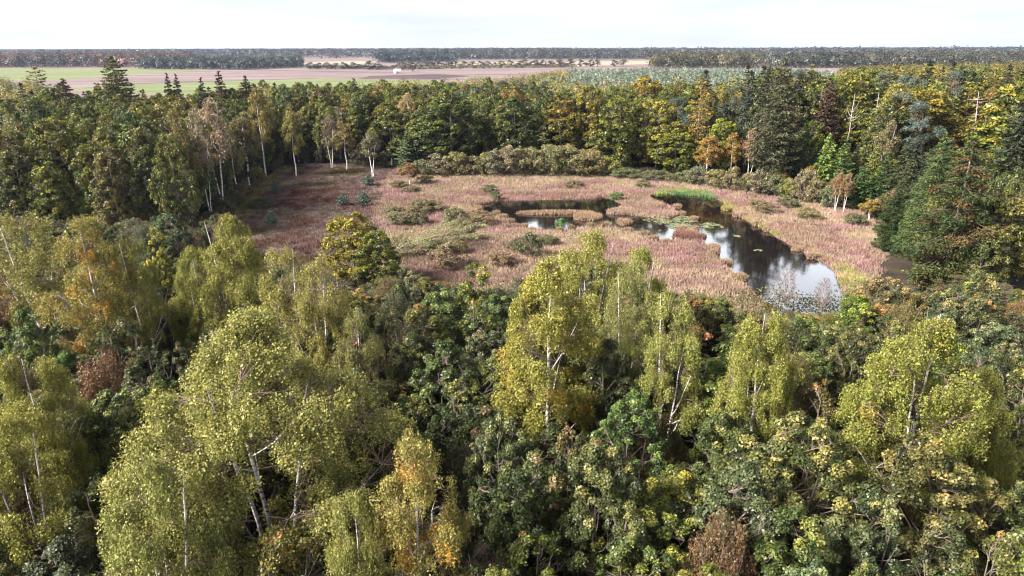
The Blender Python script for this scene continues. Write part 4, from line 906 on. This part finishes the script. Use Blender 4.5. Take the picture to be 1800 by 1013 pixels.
# ---- undergrowth
def ground_cover(name, poly, n, hmax, size, cols, label, cat='undergrowth'):
    P2 = poly.min(0)+(poly.max(0)-poly.min(0))*rng.random((n*3, 2)); P2 = P2[inside(P2, poly)][:n]; P2 = P2[np.abs(P2[:, 0]) < .8*P2[:, 1]+8]
    n = len(P2); f = fnoise(P2[:, 0], P2[:, 1], 5.); Pz = rng.random(n)**1.5*hmax*np.clip((f-.25)*2.4, .08, 1)
    V, Q, c = leaves(np.column_stack([P2, Pz+.05]), rdir(n)*.7+np.array([0, 0, .7]), size, .6, pal(n, cols, f*.7+rng.random(n)*.3))
    o = bpy.data.objects.new(name, mesh(name, V, Q, c, [M_oakleaf])); C.objects.link(o); o['kind'] = 'stuff'; o['label'] = label; o['category'] = cat
ground_cover('undergrowth', np.array([(-16, 10), (16, 10), (64, 74), (-66, 80)]), 90000, 2.6, .3, [(.03, .045, .018), (.07, .08, .03), (.14, .08, .04)], 'dark leafy undergrowth below the front trees')
ground_cover('bracken', np.concatenate([wE[:5], WP([(405, 385), (420, 430), (560, 480), (640, 500), (640, 560), (-400, 520)])]), 26000, 1.4, .35, [(.05, .05, .02), (.09, .06, .03), (.06, .09, .03)], 'dark bracken between the front birches and the left wood')

# ================================================================== FAR WOODS
def canopy(name, pts, hs, rs, nl, size, cols, label, wid=.75, shape='oak', mat=None, kind='stuff', cat='wood', var=.28):
    """many crowns merged: a wood that reads as one mass"""
    n = len(pts); VV = []; idx = np.repeat(np.arange(n), nl); m = n*nl; t = rng.random(m)
    if shape == 'oak': q = rdir(m); q[:, 2] = np.abs(q[:, 2])*1.0-.25*rng.random(m); rr = rng.uniform(.82, 1.05, m)[:, None]; off = q*rr*np.stack([rs[idx], rs[idx], hs[idx]*.42], 1); off[:, 2] += hs[idx]*.58
    else:
        a = rng.random(m)*6.28; r_ = rs[idx]*(1-t)**.8*rng.uniform(.6, 1.1, m); off = np.stack([np.cos(a)*r_, np.sin(a)*r_, hs[idx]*(.3+.7*t)], 1); q = np.stack([np.cos(a), np.sin(a), np.full(m, .4)], 1)
    if shape == 'oak' :
        low = rng.random(m) < .22; off[low, 2] = hs[idx][low]*rng.uniform(.05, .6, low.sum())
    P = np.zeros((m, 3)); P[:, :2] = np.asarray(pts)[idx]; P += off+rng.normal(size=(m, 3))*size*.3
    P[:, 2] = np.maximum(P[:, 2], size*.5)
    ck = rng.random(n)
    col = pal(m, cols, ck[idx]*.9+rng.random(m)*.1, .10)*np.exp(rng.normal(size=n)*var)[idx][:, None]
    V, Q, c = leaves(P, q*.9+rng.normal(size=(m, 3))*.22+np.array([0, 0, .35]), size*rng.uniform(.7, 1.3, m), wid, col)
    o = bpy.data.objects.new(name, mesh(name, V, Q, c, [mat or M_oakleaf])); C.objects.link(o)
    o['label'] = label; o['category'] = cat
    if kind: o['kind'] = kind
    return o
dp = np.array([(a, b) for a, b, _ in deep]); du = np.array([c for *_, c in deep])
def capH(P_, U_, H): return np.array([min(h, max(6, height_at(p[0], p[1], skyline(BACKV, u)-2+rng.uniform(-3, 5)))) for p, u, h in zip(P_, U_, H)])
if len(dp):
    noise = fnoise(dp[:, 0], dp[:, 1], 60.)
    pine = (du > 960+40*np.sin(dp[:, 1]*.05)) & (du < 1480) & (np.hypot(dp[:, 0], dp[:, 1]) > 235+25*np.sin(dp[:, 0]*.05))
    right = (du >= 1180) & ~pine; mid = ~right & ~pine
    if pine.any():
        pp = dp[pine]; pp = np.concatenate([pp+rng.normal(size=pp.shape)*2 for _ in range(3)]); uu = np.tile(du[pine], 3)
        H = rng.uniform(10.5, 14, len(pp))
        canopy('pine_plantation', pp, H, rng.uniform(1.5, 2.2, len(pp)), 130, .8, [(.09, .125, .09), (.15, .185, .13), (.21, .225, .16)], 'pale grey green pine plantation beyond the mixed wood', shape='cone', wid=.45)
    H = capH(dp[mid], du[mid], rng.uniform(14, 19, mid.sum()))
    canopy('mixed_canopy', dp[mid], H, rng.uniform(3.0, 5.2, mid.sum()), 520, .58, [(.06, .08, .03), (.17, .15, .045), (.12, .14, .05), (.26, .19, .06), (.20, .14, .08)], 'olive and gold treetops stretching back behind the marsh')
    H = capH(dp[right], du[right], rng.uniform(16, 21, right.sum()))
    canopy('larch_canopy', dp[right], H, rng.uniform(3.0, 5.2, right.sum()), 520, .58, [(.09, .095, .03), (.14, .125, .03), (.20, .15, .04), (.09, .10, .04), (.22, .14, .05)], 'gold and olive larch treetops stretching back on the right')

def block(name, uv, step, H, nl, size, cols, label, spread=1.0):
    poly = WP(uv); P_ = scatter(poly, step, .45); n = len(P_)
    if n > 9000: P_ = P_[rng.permutation(n)[:9000]]; n = 9000
    return canopy(name, P_, H*rng.uniform(.6, 1.15, n), step*.62*rng.uniform(.8, 1.2, n)*spread, nl, size, cols, label, var=.45)
FARC = [(.028, .036, .034), (.045, .05, .04), (.07, .058, .045)]
block('far_wood', [(-200, 119.5), (330, 119), (340, 112), (330, 106), (-200, 106)], 15, 20, 150, 2.0, [(.028, .038, .034), (.045, .05, .038), (.15, .075, .055), (.04, .05, .035)], 'blue green and rust coloured wood beyond the green field')
block('far_wood', [(240, 122), (440, 123), (530, 119), (530, 115), (300, 113)], 10, 15, 110, 1.8, [(.028, .04, .034), (.045, .055, .04)], 'row of round dark tree crowns behind the pink field')
block('far_wood', [(-300, 105), (1000, 103), (1000, 92.5), (-300, 91.5)], 30, 24, 70, 4.2, FARC, 'far blue brown wood along the left horizon')
block('far_wood', [(660, 111.5), (798, 109.5), (800, 104), (680, 104)], 14, 18, 90, 2.4, [(.025, .03, .032), (.035, .045, .038)], 'dark straight edged wood beyond the middle field')
block('far_wood', [(800, 105.5), (1180, 104.5), (1180, 100), (800, 100)], 18, 20, 80, 2.8, FARC, 'long dark wood beyond the row of field trees')
block('far_wood', [(1000, 100), (2200, 100), (2200, 92), (1000, 92)], 34, 20, 70, 4.6, [(.03, .04, .042), (.05, .055, .045), (.075, .06, .048)], 'far blue wood along the right horizon')
block('far_wood', [(1140, 121), (1320, 121), (1340, 108), (1180, 107)], 11, 18, 110, 2.0, [(.04, .045, .028), (.07, .07, .035), (.10, .07, .035)], 'brown green copse behind the pine plantation')
block('far_wood', [(1330, 121), (1900, 118), (1900, 106), (1400, 107)], 12, 18, 100, 2.2, [(.03, .04, .034), (.055, .058, .038), (.08, .06, .04)], 'dark blue green wood behind the right canopy')
block('hedgerow', [(540, 121), (700, 123), (1010, 118.8), (1010, 117.6), (700, 121.2), (540, 119.8)], 7, 4.5, 60, 1.2, [(.05, .055, .03), (.10, .07, .045), (.07, .08, .04)], 'low scrubby thicket running between the far fields')
block('far_wood', [(-400, 90), (2400, 92.5), (2400, 90.5), (-400, 86)], 110, 21, 40, 12, FARC, 'thin blue line of woods at the horizon')

# ---- single trees in the fields
far_tree = [proto(broadleaf, 'far_a', 12, 4.5, 1.6, nclump=40, crad=1.5, nleaf=1500, lsize=.9, cols=[(.05, .065, .04), (.09, .10, .055)], nlimb=6, tr=.4, sides=4),
            proto(broadleaf, 'far_b', 13, 3.6, 3.0, nclump=30, crad=1.3, nleaf=1100, lsize=.9, cols=[(.06, .07, .045), (.10, .10, .06)], nlimb=6, tr=.4, sides=4)]
fts = [(605, 112, 9), (622, 112, 9), (650, 110, 17), (708, 112, 15), (723, 111, 9), (735, 112, 8), (725, 117, 9), (748, 111, 12), (758, 111, 13), (769, 110, 9), (790, 110, 9), (800, 110, 10), (817, 110, 9), (830, 110, 8),
       (845, 109.5, 9), (857, 110, 9), (881, 109, 9), (897, 108, 9), (920, 107, 13), (940, 108, 11), (954, 108, 9), (968, 109, 9), (984, 107, 11), (1003, 105, 10), (1021, 107, 7), (1038, 107, 9), (1050, 107, 8),
       (1080, 108, 9), (1095, 107, 10), (560, 113, 10), (545, 112, 11), (575, 112, 9), (590, 113, 10), (612, 116, 7), (583, 117, 6), (632, 115, 7), (668, 114, 7), (556, 118, 6), (690, 117, 6), (779, 113, 8), (808, 114, 7), (870, 112, 8), (910, 113, 7), (930, 112, 8), (947, 112, 9), (975, 113, 7), (995, 113, 7), (1030, 112, 7)]
for i, (u, vt, wd) in enumerate(sorted(fts)):
    vb = {725: 126, 650: 123}.get(u, np.interp(u, [545, 700, 780, 1100], [122, 122, 120, 117.5]))
    near_w = ['dull', 'dark', 'round', 'thin'][i % 4]
    e = by_base('field_tree', far_tree[i % 2], u, vb, vt-2, wd*1.5, color=[(1, 1, 1), (.8, .85, .9), (1.3, 1.0, .8)][i % 3], group='trees lining the fields near the horizon',
                label='large dark round tree standing alone in the pink field left of the white barn' if u == 650 else 'dark tree right beside the white barn' if u == 708 else 'low dark bushy tree just right of the white barn' if u == 725 else
                'small tree in the long row between the fields near the horizon')
# ---- white barn and far buildings
M_wall = noise_mat('white_wall', [(.3, (.75, .74, .72)), (.7, (.82, .82, .8))], .5)
M_roof = noise_mat('pale_roof', [(.3, (.55, .54, .55)), (.7, (.68, .68, .7))], .5)
def boxv(x0, x1, y0, y1, z0, z1):
    V = [(x, y, z) for z in (z0, z1) for y in (y0, y1) for x in (x0, x1)]
    return V, [(0, 2, 3, 1), (4, 5, 7, 6), (0, 1, 5, 4), (1, 3, 7, 5), (3, 2, 6, 7), (2, 0, 4, 6)]
def barn(u, vb, wd, H, kind, label, cat, n=1):
    p = W(u, vb); Lx = wd/F*depth(p[0], p[1], 0); dy = Lx*.45/n
    e = bpy.data.objects.new(kind, None); C.objects.link(e); e.location = p; e['label'] = label; e['category'] = cat
    V, Q = boxv(-Lx/2, Lx/2, 0, dy*n, 0, H*.6); V = np.array(V); g = bpy.data.objects.new('wall', mesh('barn_wall', V, Q, mats=[M_wall])); C.objects.link(g); g.parent = e
    V = []; Q = []
    for i in range(n):
        o = len(V); y0, y1 = i*dy, (i+1)*dy; o_ = .3 if n == 1 else 0
        V += [(-Lx/2-.3, y0-o_, H*.6+.01), (Lx/2+.3, y0-o_, H*.6+.01), (Lx/2+.3, (y0+y1)/2, H), (-Lx/2-.3, (y0+y1)/2, H), (-Lx/2-.3, y1+o_, H*.6+.01), (Lx/2+.3, y1+o_, H*.6+.01)]
        Q += [(o, o+1, o+2, o+3), (o+3, o+2, o+5, o+4), (o+0, o+3, o+4, o+4), (o+1, o+5, o+2, o+2)]
    me = bpy.data.meshes.new('barn_roof'); me.from_pydata(V, [], [tuple(dict.fromkeys(f)) for f in Q]); me.materials.append(M_roof)
    g = bpy.data.objects.new('roof', me); C.objects.link(g); g.parent = e
    me = mesh('barn_door', np.array(boxv(-Lx*.12, Lx*.12, -.06, -.01, .05, H*.5)[0]), boxv(0, 1, 0, 1, 0, 1)[1], mats=[MF_dark]); g = bpy.data.objects.new('door', me); C.objects.link(g); g.parent = e
barn(698, 129.5, 11, 5, 'barn', 'small white barn alone in the fields', 'barn')
barn(1785, 103, 48, 9, 'greenhouse', 'long white greenhouse by the right horizon', 'greenhouse', 4)
barn(1400, 98.5, 20, 12, 'warehouse', 'tiny white flat building on the horizon above the right wood', 'building')

# ================================================================== HAZE
M_h, t, N, L = new_mat('haze_air')
v = N('ShaderNodeVolumePrincipled'); v.inputs['Density'].default_value = .000045; v.inputs['Color'].default_value = (.62, .72, 1.0, 1); v.inputs['Anisotropy'].default_value = .2
o = N('ShaderNodeOutputMaterial'); L(v.outputs[0], o.inputs['Volume'])
hz = 15000; V, Q = boxv(-hz, hz, -hz*.2, hz, -1, 42)
ob = bpy.data.objects.new('haze', mesh('haze', np.array(V), Q, mats=[M_h])); C.objects.link(ob); ob['kind'] = 'stuff'; ob['label'] = 'thin bluish haze over the far woods and fields'
cy.volume_step_rate = 1
